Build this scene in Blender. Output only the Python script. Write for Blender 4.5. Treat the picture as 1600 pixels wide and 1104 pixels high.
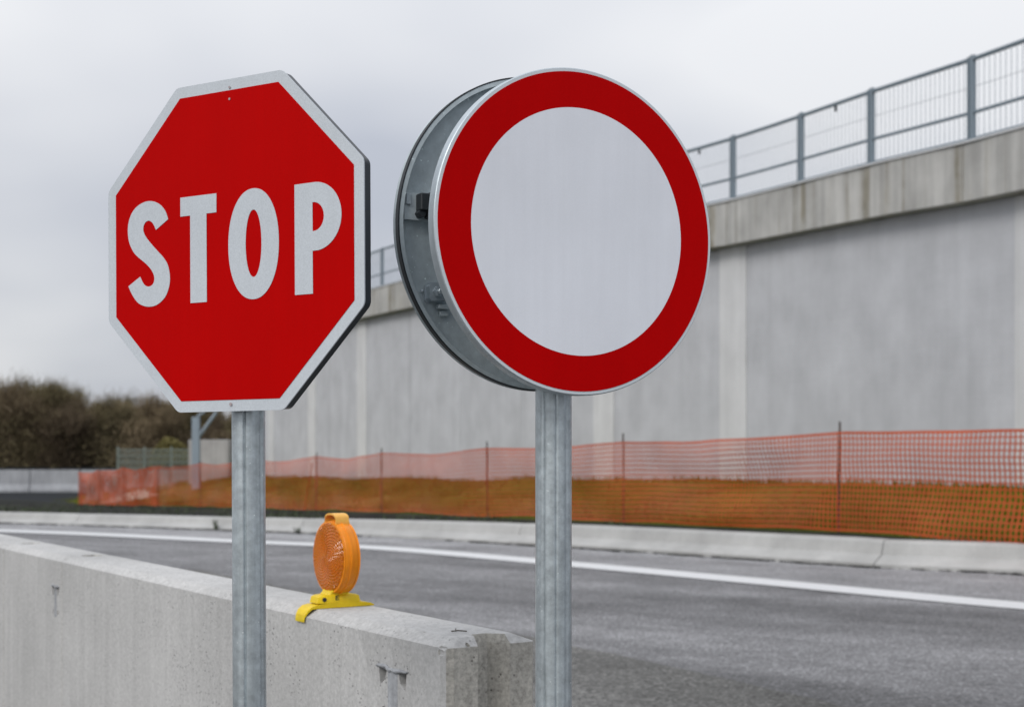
import bpy, bmesh, math, random
from mathutils import Vector, Matrix, noise as mnoise
random.seed(11)
R = math.radians
scn = bpy.context.scene
for o in list(bpy.data.objects): bpy.data.objects.remove(o)
COL = scn.collection

# ------------------------------------------------------------------ camera
CAMZ = 1.2
cam_d = bpy.data.cameras.new("camera"); cam = bpy.data.objects.new("camera", cam_d); COL.objects.link(cam)
cam.location = (0, 0, CAMZ); cam.rotation_euler = (R(90), 0, 0)
cam_d.sensor_width = 36; cam_d.lens = 50.0; cam_d.shift_y = 154 / 1600
cam_d.clip_start = 0.1; cam_d.clip_end = 2000
cam_d.dof.use_dof = True; cam_d.dof.focus_distance = 2.56; cam_d.dof.aperture_fstop = 6.3
scn.camera = cam

# ------------------------------------------------------------------ sky and sun (overcast)
SUN_EL, SUN_AZ = R(38), R(214)          # azimuth clockwise from +Y (behind the camera, to its left)
sun_dir = Vector((math.sin(SUN_AZ) * math.cos(SUN_EL), math.cos(SUN_AZ) * math.cos(SUN_EL), math.sin(SUN_EL)))
w = bpy.data.worlds.new("World"); scn.world = w; w.use_nodes = True
nt = w.node_tree; nt.nodes.clear()
def N(t, **k):
    n = nt.nodes.new(t)
    for a, b in k.items(): setattr(n, a, b)
    return n
L = nt.links.new
sky = N('ShaderNodeTexSky', sky_type='NISHITA', sun_disc=False, sun_elevation=SUN_EL, sun_rotation=SUN_AZ)
tc = N('ShaderNodeTexCoord'); sep = N('ShaderNodeSeparateXYZ'); L(tc.outputs['Generated'], sep.inputs[0])
def math_node(op, a, b=None):
    m = N('ShaderNodeMath', operation=op)
    for i, v in enumerate((a, b)):
        if v is None: continue
        if isinstance(v, (int, float)): m.inputs[i].default_value = v
        else: L(v, m.inputs[i])
    return m.outputs[0]
zc = math_node('MAXIMUM', sep.outputs[2], 0.0)
den = math_node('ADD', zc, 0.28)
px_ = math_node('DIVIDE', sep.outputs[0], den); py_ = math_node('DIVIDE', sep.outputs[1], den)
cmb = N('ShaderNodeCombineXYZ'); L(px_, cmb.inputs[0]); L(py_, cmb.inputs[1])
cmb.inputs[2].default_value = 3.7
n1 = N('ShaderNodeTexNoise'); n1.inputs['Scale'].default_value = 1.05; n1.inputs['Detail'].default_value = 3.5
n1.inputs['Roughness'].default_value = 0.42; L(cmb.outputs[0], n1.inputs['Vector'])
ramp = N('ShaderNodeValToRGB'); L(n1.outputs[0], ramp.inputs[0])
ramp.color_ramp.elements[0].position = 0.34; ramp.color_ramp.elements[0].color = (5.3, 5.6, 6.35, 1)
ramp.color_ramp.elements[1].position = 0.62; ramp.color_ramp.elements[1].color = (8.4, 8.5, 8.75, 1)
# standard overcast luminance: the zenith is brighter than the horizon
up = math_node('MULTIPLY_ADD', zc, 0.9); nt.nodes[-1].inputs[2].default_value = 0.82
mulc = N('ShaderNodeMix', data_type='RGBA', blend_type='MULTIPLY'); mulc.inputs[0].default_value = 1
L(ramp.outputs[0], mulc.inputs[6]); L(up, mulc.inputs[7])
mixs = N('ShaderNodeMix', data_type='RGBA'); mixs.inputs[0].default_value = 0.94
L(sky.outputs[0], mixs.inputs[6]); L(mulc.outputs[2], mixs.inputs[7])
bg = N('ShaderNodeBackground'); bg.inputs[1].default_value = 0.1; L(mixs.outputs[2], bg.inputs[0])
wo = N('ShaderNodeOutputWorld'); L(bg.outputs[0], wo.inputs[0])

sl = bpy.data.lights.new("sun", 'SUN'); sl.energy = 1.5; sl.angle = R(24); sl.color = (1, 0.96, 0.9)
so = bpy.data.objects.new("sun", sl); COL.objects.link(so)
so.rotation_euler = sun_dir.to_track_quat('Z', 'Y').to_euler(); so.location = (-20, -20, 40)
scn.view_settings.view_transform = 'Standard'; scn.view_settings.look = 'None'
scn.view_settings.exposure = 0.0; scn.view_settings.gamma = 1.0
try: scn.view_settings.use_curve_mapping = False
except Exception: pass
scn.cycles.max_bounces = 6; scn.cycles.diffuse_bounces = 3; scn.cycles.glossy_bounces = 3
scn.cycles.transparent_max_bounces = 12

# ------------------------------------------------------------------ materials
class Mat:
    def __init__(s, name, rough=0.8, metal=0.0, spec=None):
        s.m = bpy.data.materials.new(name); s.m.use_nodes = True; s.t = s.m.node_tree
        s.b = s.t.nodes['Principled BSDF']
        s.b.inputs['Roughness'].default_value = rough; s.b.inputs['Metallic'].default_value = metal
        if spec is not None: s.b.inputs['Specular IOR Level'].default_value = spec
        g = s.t.nodes.new('ShaderNodeNewGeometry'); s.pos = g.outputs['Position']
        c = s.t.nodes.new('ShaderNodeTexCoord'); s.obj = c.outputs['Object']
        s.h = None
    def noise(s, scale, detail=4, rough=0.55, stretch=None, coord='pos', rotz=0.0, dist=0.0):
        n = s.t.nodes.new('ShaderNodeTexNoise'); n.inputs['Scale'].default_value = scale
        n.inputs['Detail'].default_value = detail; n.inputs['Roughness'].default_value = rough
        n.inputs['Distortion'].default_value = dist
        v = s.pos if coord == 'pos' else s.obj
        if stretch or rotz:
            mp0 = s.t.nodes.new('ShaderNodeMapping'); mp0.inputs['Rotation'].default_value = (0, 0, rotz)
            s.t.links.new(v, mp0.inputs[0])
            mp = s.t.nodes.new('ShaderNodeMapping'); mp.inputs['Scale'].default_value = stretch or (1, 1, 1)
            s.t.links.new(mp0.outputs[0], mp.inputs[0]); v = mp.outputs[0]
        s.t.links.new(v, n.inputs['Vector']); return n.outputs[0]
    def voro(s, scale, coord='pos', feature='F1'):
        n = s.t.nodes.new('ShaderNodeTexVoronoi'); n.inputs['Scale'].default_value = scale; n.feature = feature
        s.t.links.new(s.pos if coord == 'pos' else s.obj, n.inputs['Vector']); return n
    def ramp(s, fac, stops):
        r = s.t.nodes.new('ShaderNodeValToRGB'); s.t.links.new(fac, r.inputs[0])
        e = r.color_ramp.elements
        while len(e) < len(stops): e.new(0.5)
        for i, (p, c) in enumerate(stops):
            e[i].position = p; e[i].color = (*c, 1) if not isinstance(c, (int, float)) else (c, c, c, 1)
        return r.outputs[0]
    def mix(s, fac, a, b, mode='MIX'):
        n = s.t.nodes.new('ShaderNodeMix'); n.data_type = 'RGBA'; n.blend_type = mode
        for i, v in ((0, fac), (6, a), (7, b)):
            if isinstance(v, (int, float)): n.inputs[i].default_value = v if i == 0 else (v, v, v, 1)
            elif isinstance(v, tuple): n.inputs[i].default_value = (*v, 1)
            else: s.t.links.new(v, n.inputs[i])
        return n.outputs[2]
    def color(s, c):
        if isinstance(c, tuple): s.b.inputs['Base Color'].default_value = (*c, 1)
        else: s.t.links.new(c, s.b.inputs['Base Color'])
        return s
    def rough(s, f): s.t.links.new(f, s.b.inputs['Roughness']); return s
    def bump(s, h, strength=0.3, dist=0.01):
        b = s.t.nodes.new('ShaderNodeBump'); b.inputs['Strength'].default_value = strength
        b.inputs['Distance'].default_value = dist; s.t.links.new(h, b.inputs['Height'])
        if s.h: s.t.links.new(s.h, b.inputs['Normal'])
        s.t.links.new(b.outputs[0], s.b.inputs['Normal']); s.h = b.outputs[0]; return s

def concrete(name, base, warm=(1.0, 0.99, 0.95), streak=0.25, mott=0.2, pits=0.0, fine=0.12, ss=(7, 7, 0.35), grime=None, horiz=0.0):
    m = Mat(name, 0.88, spec=0.25)
    b = tuple(base * c for c in warm)
    c = m.mix(m.ramp(m.noise(1.3, 5), [(0.3, 1 - mott), (0.7, 1 + mott * 0.4)]), (0, 0, 0), b, 'MIX')
    c = m.mix(1.0, b, m.ramp(m.noise(1.3, 5), [(0.3, 1 - mott), (0.7, 1 + mott * 0.25)]), 'MULTIPLY')
    if streak:
        c = m.mix(1.0, c, m.ramp(m.noise(1.0, 4, 0.6, stretch=ss), [(0.35, 1 - streak), (0.62, 1.0)]), 'MULTIPLY')
    if grime:
        gf = m.ramp(m.noise(1.0, 3, 0.6, stretch=(3.2, 3.2, 0.12)), [(0.5, 0.0), (0.66, 1.0)])
        gf2 = m.mix(1.0, gf, m.ramp(m.noise(3.0, 4), [(0.3, 0.25), (0.6, 1.0)]), 'MULTIPLY')
        c = m.mix(gf2, c, m.mix(1.0, c, grime, 'MULTIPLY'))
    f = m.noise(90, 4, 0.7)
    c = m.mix(1.0, c, m.ramp(f, [(0.3, 1 - fine), (0.7, 1 + fine * 0.5)]), 'MULTIPLY')
    if horiz:
        hn = m.noise(1.0, 5, 0.65, stretch=(0.9, 0.9, 26))
        c = m.mix(1.0, c, m.ramp(hn, [(0.3, 1 - horiz), (0.7, 1.0)]), 'MULTIPLY')
        m.bump(hn, 0.25, 0.008)
    if pits:
        v = m.voro(70); msk = m.ramp(m.noise(9, 3), [(0.46, 0.0), (0.6, 1.0)])
        d = m.ramp(v.outputs['Distance'], [(0.1, 1.0), (0.24, 0.0)])
        p = m.mix(1.0, d, msk, 'MULTIPLY')
        c = m.mix(p, c, m.mix(1.0, c, 1 - pits, 'MULTIPLY'))
        inv = m.mix(1.0, (1, 1, 1), p, 'SUBTRACT')
        m.bump(inv, 0.6, 0.004)
    m.bump(f, 0.25, 0.003).bump(m.noise(14, 4), 0.15, 0.01)
    m.color(c); return m.m

M_barrier = concrete('barrier_concrete', 0.54, (1, 0.995, 0.98), streak=0.09, mott=0.2, pits=0.65, fine=0.22, ss=(23, 23, 0.9))
M_barrier_end = concrete('barrier_concrete_rough', 0.60, (1, 0.96, 0.87), streak=0.2, mott=0.3, pits=0.8, fine=0.4, ss=(14, 14, 0.6))
M_kerb = concrete('kerb_concrete', 0.46, (1, 1, 0.98), streak=0.12, mott=0.2, fine=0.15, ss=(3, 3, 1.5))
M_fascia = concrete('fascia_concrete', 0.52, (1, 0.99, 0.95), streak=0.22, mott=0.24, grime=(0.60, 0.56, 0.47))
M_panel = concrete('wall_panel_concrete', 0.52, (0.91, 0.96, 1.08), streak=0.07, mott=0.22, ss=(0.7, 0.7, 0.22), horiz=0.06)
M_panel_light = concrete('wall_panel_smooth_concrete', 0.57, (0.965, 0.985, 1.035), streak=0.09, mott=0.14, ss=(2.0, 2.0, 0.2), horiz=0.03)
M_pilaster = concrete('pilaster_concrete', 0.66, (0.985, 0.995, 1.01), streak=0.08, mott=0.1, ss=(6, 6, 0.3))
M_farbar = concrete('far_barrier_concrete', 0.40, (0.95, 0.98, 1.04), streak=0.15)
M_block = concrete('grey_block_concrete', 0.42, (1, 0.98, 0.97), streak=0.15)

def galv(name, base, rough=0.5, metal=0.55, amp=0.16, lines=0.12):
    m = Mat(name, rough, metal)
    c = m.mix(1.0, base, m.ramp(m.noise(55, 5, 0.65, coord='obj'), [(0.3, 1 - amp), (0.7, 1 + amp * 0.6)]), 'MULTIPLY')
    c = m.mix(1.0, c, m.ramp(m.noise(1.0, 4, 0.6, stretch=(60, 60, 2.2), coord='obj'), [(0.32, 1 - lines), (0.66, 1 + lines * .5)]), 'MULTIPLY')
    fl = m.ramp(m.noise(160, 2, 0.5, coord='obj'), [(0.70, 0.0), (0.78, 1.0)])
    c = m.mix(fl, c, tuple(min(1, k * 1.7) for k in base))
    c = m.mix(1.0, c, m.ramp(m.noise(16, 5, 0.7, coord='obj'), [(0.34, 1 - amp*0.4), (0.66, 1.0)]), 'MULTIPLY')
    m.color(c)
    m.rough(m.ramp(m.noise(30, 4, coord='obj'), [(0.3, rough - 0.1), (0.7, rough + 0.12)]))
    m.bump(m.noise(120, 3, coord='obj'), 0.12, 0.002); return m.m
M_pole = galv('galvanised_pole', (0.56, 0.62, 0.645), 0.40, 0.72, 0.22, 0.18)
M_plate = galv('galvanised_plate', (0.52, 0.59, 0.62), 0.5, 0.2, 0.16, 0.05)
M_rail = galv('painted_rail_steel', (0.21, 0.26, 0.30), 0.55, 0.2)
M_wire = galv('galvanised_wire', (0.42, 0.46, 0.50), 0.5, 0.3)
M_alu = galv('aluminium_edge', (0.50, 0.56, 0.60), 0.42, 0.6, 0.06, 0.03)

def sheet(name, c, rough, amp=0.05, grain=420):
    m = Mat(name, rough, spec=0.03)
    k = m.mix(1.0, c, m.ramp(m.noise(grain, 2, 0.6, coord='obj'), [(0.3, 1 - amp), (0.7, 1 + amp)]), 'MULTIPLY')
    k = m.mix(1.0, k, m.ramp(m.noise(4, 4, coord='obj'), [(0.3, 0.95), (0.7, 1.03)]), 'MULTIPLY')
    k = m.mix(1.0, k, m.ramp(m.noise(1.0, 4, 0.6, stretch=(45, 45, 2.5), coord='obj'), [(0.3, 0.97), (0.62, 1.0)]), 'MULTIPLY')
    m.color(k); m.bump(m.noise(grain, 2, coord='obj'), 0.05, 0.001)
    m.rough(m.ramp(m.noise(7, 4, coord='obj'), [(0.3, rough - .06), (0.7, rough + .1)])); return m.m
M_white = sheet('retroreflective_white', (0.54, 0.58, 0.62), 0.42, 0.08)
M_border = sheet('border_white', (0.60, 0.65, 0.69), 0.42, 0.05)
M_red = sheet('retroreflective_red', (0.46, 0.0008, 0.0008), 0.5, 0.05)
M_ringred = sheet('ring_red', (0.46, 0.0006, 0.0012), 0.5, 0.04)
M_field = sheet('matt_white_field', (0.75, 0.775, 0.83), 0.45, 0.015)
M_edge = Mat('dark_sign_edge', 0.4, 0.1).color((0.014, 0.019, 0.026)).m
M_scratch = sheet('worn_pinhole', (0.40, 0.34, 0.35), 0.6)
M_cast = concrete('grey_cast_in_steel', 0.50, (0.95, 0.98, 1.03), streak=0.3, mott=0.3, fine=0.25, ss=(20, 20, 3))
M_frame = galv('blue_grey_steel', (0.27, 0.33, 0.39), 0.6, 0.1)
M_dark = Mat('dark_steel', 0.55, 0.3).color((0.03, 0.035, 0.04)).m
M_hole = Mat('dark_recess', 0.95).color((0.02, 0.02, 0.02)).m

def plastic(name, c, rough=0.35, trans=0.0, var=0.12):
    m = Mat(name, rough)
    k = m.mix(1.0, c, m.ramp(m.noise(38, 4, coord='obj'), [(0.3, 1 - var), (0.7, 1 + var * 0.3)]), 'MULTIPLY')
    m.color(k); m.b.inputs['Transmission Weight'].default_value = trans
    m.b.inputs['Subsurface Weight'].default_value = 0.15; m.b.inputs['Specular IOR Level'].default_value = 0.3
    m.b.inputs['Subsurface Radius'].default_value = (0.02, 0.008, 0.002); m.b.inputs['Subsurface Scale'].default_value = 0.3
    m.bump(m.noise(200, 2, coord='obj'), 0.05, 0.001); return m.m
M_orange = plastic('orange_plastic', (0.86, 0.27, 0.008), 0.38)
M_lens = plastic('amber_lens', (0.74, 0.21, 0.002), 0.16)
M_lens.node_tree.nodes['Principled BSDF'].inputs['Transmission Weight'].default_value = 0.40
M_lens.node_tree.nodes['Principled BSDF'].inputs['IOR'].default_value = 1.35
M_lens.node_tree.nodes['Principled BSDF'].inputs['Coat Weight'].default_value = 0.35
M_refl = plastic('amber_reflector', (0.90, 0.42, 0.02), 0.3)
M_handle = plastic('faded_orange_plastic', (0.84, 0.46, 0.10), 0.5)
M_yellow = plastic('yellow_plastic', (0.78, 0.56, 0.012), 0.45)

m = Mat('orange_net_plastic', 0.55); m.color(m.mix(1.0, (0.47, 0.072, 0.010), m.ramp(m.noise(1.2, 3), [(0.3, 0.78), (0.7, 1.1)]), 'MULTIPLY'))
M_net = m.m
m = Mat('rusty_post_steel', 0.85); m.color(m.ramp(m.noise(12, 4), [(0.35, (0.045, 0.035, 0.03)), (0.7, (0.10, 0.06, 0.045))])); M_post = m.m

ROADROT = R(36)      # streaks follow the road
def asphalt(name, a, b, coarse, tint=(1, 1, 1.03)):
    m = Mat(name, 0.9, spec=0.25)
    st = m.noise(1.0, 5, 0.6, stretch=(0.09, 0.85, 1), rotz=ROADROT, dist=0.3)
    c = m.ramp(st, [(0.32, tuple(a * k for k in tint)), (0.68, tuple(b * k for k in tint))])
    c = m.mix(1.0, c, m.ramp(m.noise(1.1, 5, 0.6), [(0.3, 0.76), (0.7, 1.18)]), 'MULTIPLY')
    c = m.mix(1.0, c, m.ramp(m.noise(9, 4, 0.65, stretch=(0.35, 1, 1), rotz=ROADROT), [(0.3, 0.88), (0.72, 1.12)]), 'MULTIPLY')
    g = m.voro(coarse)
    c = m.mix(1.0, c, m.ramp(g.outputs['Color'], [(0.1, 0.5), (0.75, 1.15), (0.95, 1.9)]), 'MULTIPLY')
    c = m.mix(1.0, c, m.ramp(m.noise(coarse * .8, 3, 0.7), [(0.3, 0.75), (0.7, 1.22)]), 'MULTIPLY')
    m.color(c); m.bump(g.outputs['Distance'], 0.5, 0.006); return m.m
M_road = asphalt('asphalt', 0.14, 0.27, 75)
M_coarse = asphalt('coarse_asphalt', 0.125, 0.19, 62, (1, 0.99, 0.95))
M_shoulder = asphalt('dusty_asphalt', 0.26, 0.36, 90)
m = Mat('road_paint', 0.75); c = m.mix(1.0, (0.68, 0.69, 0.70), m.ramp(m.noise(60, 4, 0.7), [(0.3, 0.8), (0.6, 1.0)]), 'MULTIPLY')
wear = m.ramp(m.noise(16, 5, 0.7), [(0.62, 0.0), (0.75, 1.0)]); m.color(m.mix(wear, c, (0.34, 0.34, 0.35))); M_paint = m.m

m = Mat('bank_grass', 0.95, spec=0.1)
c = m.ramp(m.noise(0.42, 5, 0.6), [(0.30, (0.058, 0.076, 0.002)), (0.48, (0.088, 0.102, 0.003)), (0.60, (0.14, 0.14, 0.012)), (0.70, (0.29, 0.22, 0.08))])
m.color(m.mix(1.0, c, m.ramp(m.noise(18, 4, 0.7), [(0.3, 0.55), (0.7, 1.25)]), 'MULTIPLY')); m.bump(m.noise(25, 4), 0.6, 0.05); M_grass = m.m
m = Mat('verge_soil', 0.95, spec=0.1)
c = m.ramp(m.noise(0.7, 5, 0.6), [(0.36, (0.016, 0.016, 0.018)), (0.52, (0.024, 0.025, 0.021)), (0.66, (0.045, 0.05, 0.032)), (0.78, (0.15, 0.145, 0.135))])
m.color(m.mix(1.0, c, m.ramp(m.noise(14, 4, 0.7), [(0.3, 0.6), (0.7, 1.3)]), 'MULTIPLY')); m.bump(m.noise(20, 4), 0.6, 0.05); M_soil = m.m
m = Mat('field_ground', 0.95, spec=0.1)
c = m.ramp(m.noise(0.09, 5, 0.6), [(0.35, (0.018, 0.02, 0.024)), (0.58, (0.028, 0.031, 0.03)), (0.75, (0.06, 0.065, 0.035))]); m.color(c); M_field_ground = m.m
m = Mat('grass_blades', 0.8, spec=0.15); m.color(m.ramp(m.noise(2.0, 4), [(0.3, (0.058, 0.076, 0.002)), (0.55, (0.095, 0.108, 0.004)), (0.75, (0.22, 0.17, 0.035))])); M_blade = m.m
m = Mat('weed_green', 0.8); m.color(m.ramp(m.noise(6, 3), [(0.3, (0.024, 0.036, 0.014)), (0.7, (0.06, 0.082, 0.036))])); M_weed = m.m
def twigmat(name, a, b, c_):
    m = Mat(name, 0.9, spec=0.1); m.color(m.ramp(m.noise(0.9, 5, 0.7), [(0.32, a), (0.52, b), (0.72, c_)])); return m.m
M_twig = [twigmat('bare_twigs_brown', (0.13, 0.098, 0.062), (0.18, 0.14, 0.088), (0.23, 0.18, 0.115)),
          twigmat('bare_twigs_olive', (0.12, 0.10, 0.058), (0.165, 0.138, 0.078), (0.21, 0.178, 0.10)),
          twigmat('bare_twigs_dark', (0.10, 0.078, 0.055), (0.145, 0.112, 0.075), (0.19, 0.15, 0.10))]
m = Mat('bark', 0.95); m.color(m.ramp(m.noise(6, 4, stretch=(1, 1, 0.2)), [(0.3, (0.03, 0.024, 0.018)), (0.7, (0.08, 0.066, 0.05))])); M_bark = m.m
M_ygreen = twigmat('yellow_green_leaves', (0.10, 0.09, 0.04), (0.16, 0.14, 0.055), (0.22, 0.19, 0.08))
M_gfence = Mat('green_mesh', 0.7).color((0.19, 0.225, 0.205)).m
m = Mat('sand', 0.95); m.color(m.ramp(m.noise(2, 5), [(0.3, (0.42, 0.36, 0.29)), (0.7, (0.62, 0.56, 0.47))])); M_sand = m.m

# ------------------------------------------------------------------ mesh helpers
class MB:
    def __init__(s): s.v = []; s.f = []; s.mi = []
    def quad(s, a, b, c, d, mi=0):
        i = len(s.v); s.v += [tuple(a), tuple(b), tuple(c), tuple(d)]; s.f.append((i, i+1, i+2, i+3)); s.mi.append(mi)
    def tri(s, a, b, c, mi=0):
        i = len(s.v); s.v += [tuple(a), tuple(b), tuple(c)]; s.f.append((i, i+1, i+2)); s.mi.append(mi)
    def poly(s, pts, mi=0):
        i = len(s.v); s.v += [tuple(p) for p in pts]; s.f.append(tuple(range(i, i+len(pts)))); s.mi.append(mi)
    def rings(s, rings, caps=True, closed=True, mi=0):
        n = len(rings[0]); i0 = len(s.v)
        for r in rings: s.v += [tuple(p) for p in r]
        for a in range(len(rings) - 1):
            for b in range(n if closed else n - 1):
                c = (b + 1) % n
                s.f.append((i0+a*n+b, i0+a*n+c, i0+(a+1)*n+c, i0+(a+1)*n+b)); s.mi.append(mi)
        if caps and closed:
            s.f.append(tuple(i0+b for b in range(n))[::-1]); s.mi.append(mi)
            k = i0+(len(rings)-1)*n; s.f.append(tuple(k+b for b in range(n))); s.mi.append(mi)
    def box(s, c, ax, ay, az, hx, hy, hz, mi=0, bev=0.0):
        c, ax, ay, az = Vector(c), Vector(ax), Vector(ay), Vector(az)
        if bev:
            def ring(z, i): 
                x, y, b = hx - i, hy - i, bev
                q = [(-x+b, -y), (x-b, -y), (x, -y+b), (x, y-b), (x-b, y), (-x+b, y), (-x, y-b), (-x, -y+b)]
                return [c + ax*p + ay*r + az*z for p, r in q]
            s.rings([ring(-hz, bev), ring(-hz+bev, 0), ring(hz-bev, 0), ring(hz, bev)], mi=mi); return
        r = lambda z: [c + ax*p + ay*q + az*z for p, q in ((-hx, -hy), (hx, -hy), (hx, hy), (-hx, hy))]
        s.rings([r(-hz), r(hz)], mi=mi)
    def tube(s, pts, rad, n=8, mi=0):
        pts = [Vector(p) for p in pts]; rr = rad if isinstance(rad, (list, tuple)) else [rad]*len(pts)
        rings = []
        for k, p in enumerate(pts):
            d = (pts[min(k+1, len(pts)-1)] - pts[max(k-1, 0)]).normalized()
            a = d.orthogonal().normalized() if abs(d.z) < 0.9 else Vector((1, 0, 0)).cross(d).normalized()
            if abs(d.z) < 0.9: a = Vector((0, 0, 1)).cross(d).normalized()
            b = d.cross(a)
            rings.append([p + a*math.cos(2*math.pi*i/n)*rr[k] + b*math.sin(2*math.pi*i/n)*rr[k] for i in range(n)])
        s.rings(rings, mi=mi)
    def lathe(s, c, axis, u, prof, n=48, mi=0, caps=True):
        c, axis, u = Vector(c), Vector(axis).normalized(), Vector(u).normalized(); v = axis.cross(u)
        s.rings([[c + axis*h + (u*math.cos(2*math.pi*i/n) + v*math.sin(2*math.pi*i/n))*r for i in range(n)] for r, h in prof], caps=caps, mi=mi)
    def build(s, name, mats, parent=None, smooth=False, fix=True, loc=None):
        me = bpy.data.meshes.new(name); 
        vv = s.v if loc is None else [(a-loc[0], b-loc[1], c-loc[2]) for a, b, c in s.v]
        me.from_pydata(vv, [], s.f)
        mats = mats if isinstance(mats, (list, tuple)) else [mats]
        for q in mats: me.materials.append(q)
        if len(mats) > 1: me.polygons.foreach_set('material_index', s.mi)
        if fix:
            bm = bmesh.new(); bm.from_mesh(me); bmesh.ops.recalc_face_normals(bm, faces=bm.faces); bm.to_mesh(me); bm.free()
        if smooth:
            me.polygons.foreach_set('use_smooth', [True]*len(me.polygons))
            me.set_sharp_from_angle(angle=R(38))
        return link(name, me, parent, loc)
def link(name, me, parent=None, loc=None):
    o = bpy.data.objects.new(name, me); COL.objects.link(o)
    if loc is not None: o.location = loc
    if parent is not None:
        o.parent = parent
        if loc is not None:
            pass
    return o
def tag(o, label=None, cat=None, group=None, kind=None):
    for k, v in (('label', label), ('category', cat), ('group', group), ('kind', kind)):
        if v: o[k] = v
    return o
def empty(name, loc, rz=0.0, **k):
    o = bpy.data.objects.new(name, None); COL.objects.link(o); o.location = loc; o.rotation_euler = (0, 0, rz)
    o.empty_display_size = 0.2; return tag(o, **k)
def copy_tree(o, parent=None):
    c = o.copy(); COL.objects.link(c)
    if parent is not None: c.parent = parent
    for ch in list(o.children): copy_tree(ch, c)
    return c
def interp(x, xs, ys):
    if x <= xs[0]: i = 0
    elif x >= xs[-1]: i = len(xs) - 2
    else: i = max(k for k in range(len(xs)-1) if xs[k] <= x)
    t = (x - xs[i]) / (xs[i+1] - xs[i]); return ys[i] + (ys[i+1]-ys[i]) * t
def smooth_poly(pts, step):
    """Catmull-Rom through pts, resampled about every step metres."""
    P = [Vector(p) for p in pts]; P = [2*P[0]-P[1]] + P + [2*P[-1]-P[-2]]; out = []
    for i in range(1, len(P)-2):
        n = max(1, int((P[i+1]-P[i]).length / step))
        for k in range(n):
            t = k / n; a, b, c, d = P[i-1:i+3]
            out.append(0.5*((2*b) + (c-a)*t + (2*a-5*b+4*c-d)*t*t + (3*b-a-3*c+d)*t**3))
    out.append(P[-2]); return out
class Path:
    def __init__(s, pts, step=0.25):
        s.p = smooth_poly(pts, step); s.l = [0.0]
        for a, b in zip(s.p, s.p[1:]): s.l.append(s.l[-1] + (b-a).length)
        s.len = s.l[-1]
    def at(s, d):
        d = max(0, min(s.len, d)); lo, hi = 0, len(s.l)-1
        while hi - lo > 1:
            m_ = (lo+hi)//2
            if s.l[m_] <= d: lo = m_
            else: hi = m_
        t = (d - s.l[lo]) / max(1e-9, s.l[hi]-s.l[lo]); return s.p[lo].lerp(s.p[hi], t)
    def tan(s, d):
        v = s.at(d+0.15) - s.at(d-0.15); v.z = 0; return v.normalized()
    def near(s, x, y):
        q = Vector((x, y)); return min(range(len(s.p)), key=lambda i: (s.p[i].xy - q).length_squared)
    def dist_near(s, x, y): return s.l[s.near(x, y)]
Z3 = Vector((0, 0, 1))

# ------------------------------------------------------------------ the lines the place is laid out along (metres, near to far)
KERB = Path([(10.2, 9.0, 0), (6.9, 12.0, 0), (5.0, 13.9, 0), (3.75, 14.75, 0), (0.73, 17.75, 0), (-1.8, 20.0, 0), (-4.35, 21.7, 0), (-8.8, 24.0, 0), (-15, 26.4, 0), (-28, 30, 0), (-60, 36, 0)])
LINE = Path([(9.6, 5.0, 0), (6.6, 8.4, 0), (3.98, 11.06, 0), (2.42, 13.0, 0), (0.62, 15.2, 0), (-1.6, 17.7, 0), (-3.7, 19.1, 0), (-7.7, 21.6, 0), (-14.5, 24.2, 0), (-27.5, 27.9, 0), (-60, 34, 0)])
FX = lambda y: 13.15 - 0.563 * y
FZ = lambda y: interp(y, [9, 14.5, 16.6, 20.5, 24.1, 27.9, 30.9, 36, 41, 45, 50.7, 60, 75], [0.27, 0.265, 0.26, 0.176, 0.094, 0.015, -0.066, -0.21, -0.36, -0.49, -0.67, -0.75, -0.6])
WALL = Path([(10.9, 0, 4.55), (8.25, 10, 4.85), (6.19, 17.2, 5.12), (5.15, 20.4, 5.31), (3.77, 24.3, 5.5), (1.80, 28.45, 5.64), (-3.6, 40, 5.86), (-10.85, 55.4, 6.05)])
WZ = lambda y: interp(y, [0, 16.5, 24.3, 33.5, 42, 50.8, 55.4], [0.95, 0.78, 0.70, 0.52, 0.41, 0.31, 0.2])

# ------------------------------------------------------------------ the ground
def far_z(x, y):
    z = interp(y, [-50, 20, 26, 40, 55, 80, 100, 160, 700], [-0.5, -0.5, -0.25, -0.5, -0.72, -0.1, 0.35, 0.5, 0.5])
    return z
g = MB(); xs = [-900, -400, -200, -120, -90] + [k*4 for k in range(-20, 21)] + [110, 150, 260, 500, 900]; ys = [-400, -150, -60, -30] + [k*4 for k in range(-5, 41)] + [180, 240, 400, 700, 1400]
idx = {}
for j, y in enumerate(ys):
    for i, x in enumerate(xs):
        idx[i, j] = len(g.v); z = far_z(x, y)
        if x > interp(y, [0, 55], [6, -6]) or (y > 57 and x > -14): z = min(z, -0.6)
        if y > 60: z += 0.12 * mnoise.noise((x*0.05, y*0.05, 0))
        g.v.append((x, y, z))
for j in range(len(ys)-1):
    for i in range(len(xs)-1): g.f.append((idx[i, j], idx[i+1, j], idx[i+1, j+1], idx[i, j+1])); g.mi.append(0)
tag(g.build('ground', M_field_ground, fix=False), kind='structure')

# carriageway: bounded by the kerb, laid to the near side
r = MB(); rows = []
kpts = [Vector((40, -18, 0)), Vector((20, 0.5, 0))] + KERB.p[::2] + [Vector((-140, 50, 0))]
for k in kpts:
    y1 = k.y + 0.22; rows.append([Vector((k.x, y1 + (y0 - y1)*q, 0)) for y0 in (-45,) for q in (0, 0.1, 0.3, 0.6, 1)])
r.rings(rows, caps=False, closed=False)
ro = tag(r.build('road', M_road, fix=True), kind='structure')
if ro.data.polygons[0].normal.z < 0: ro.data.flip_normals()

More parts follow.
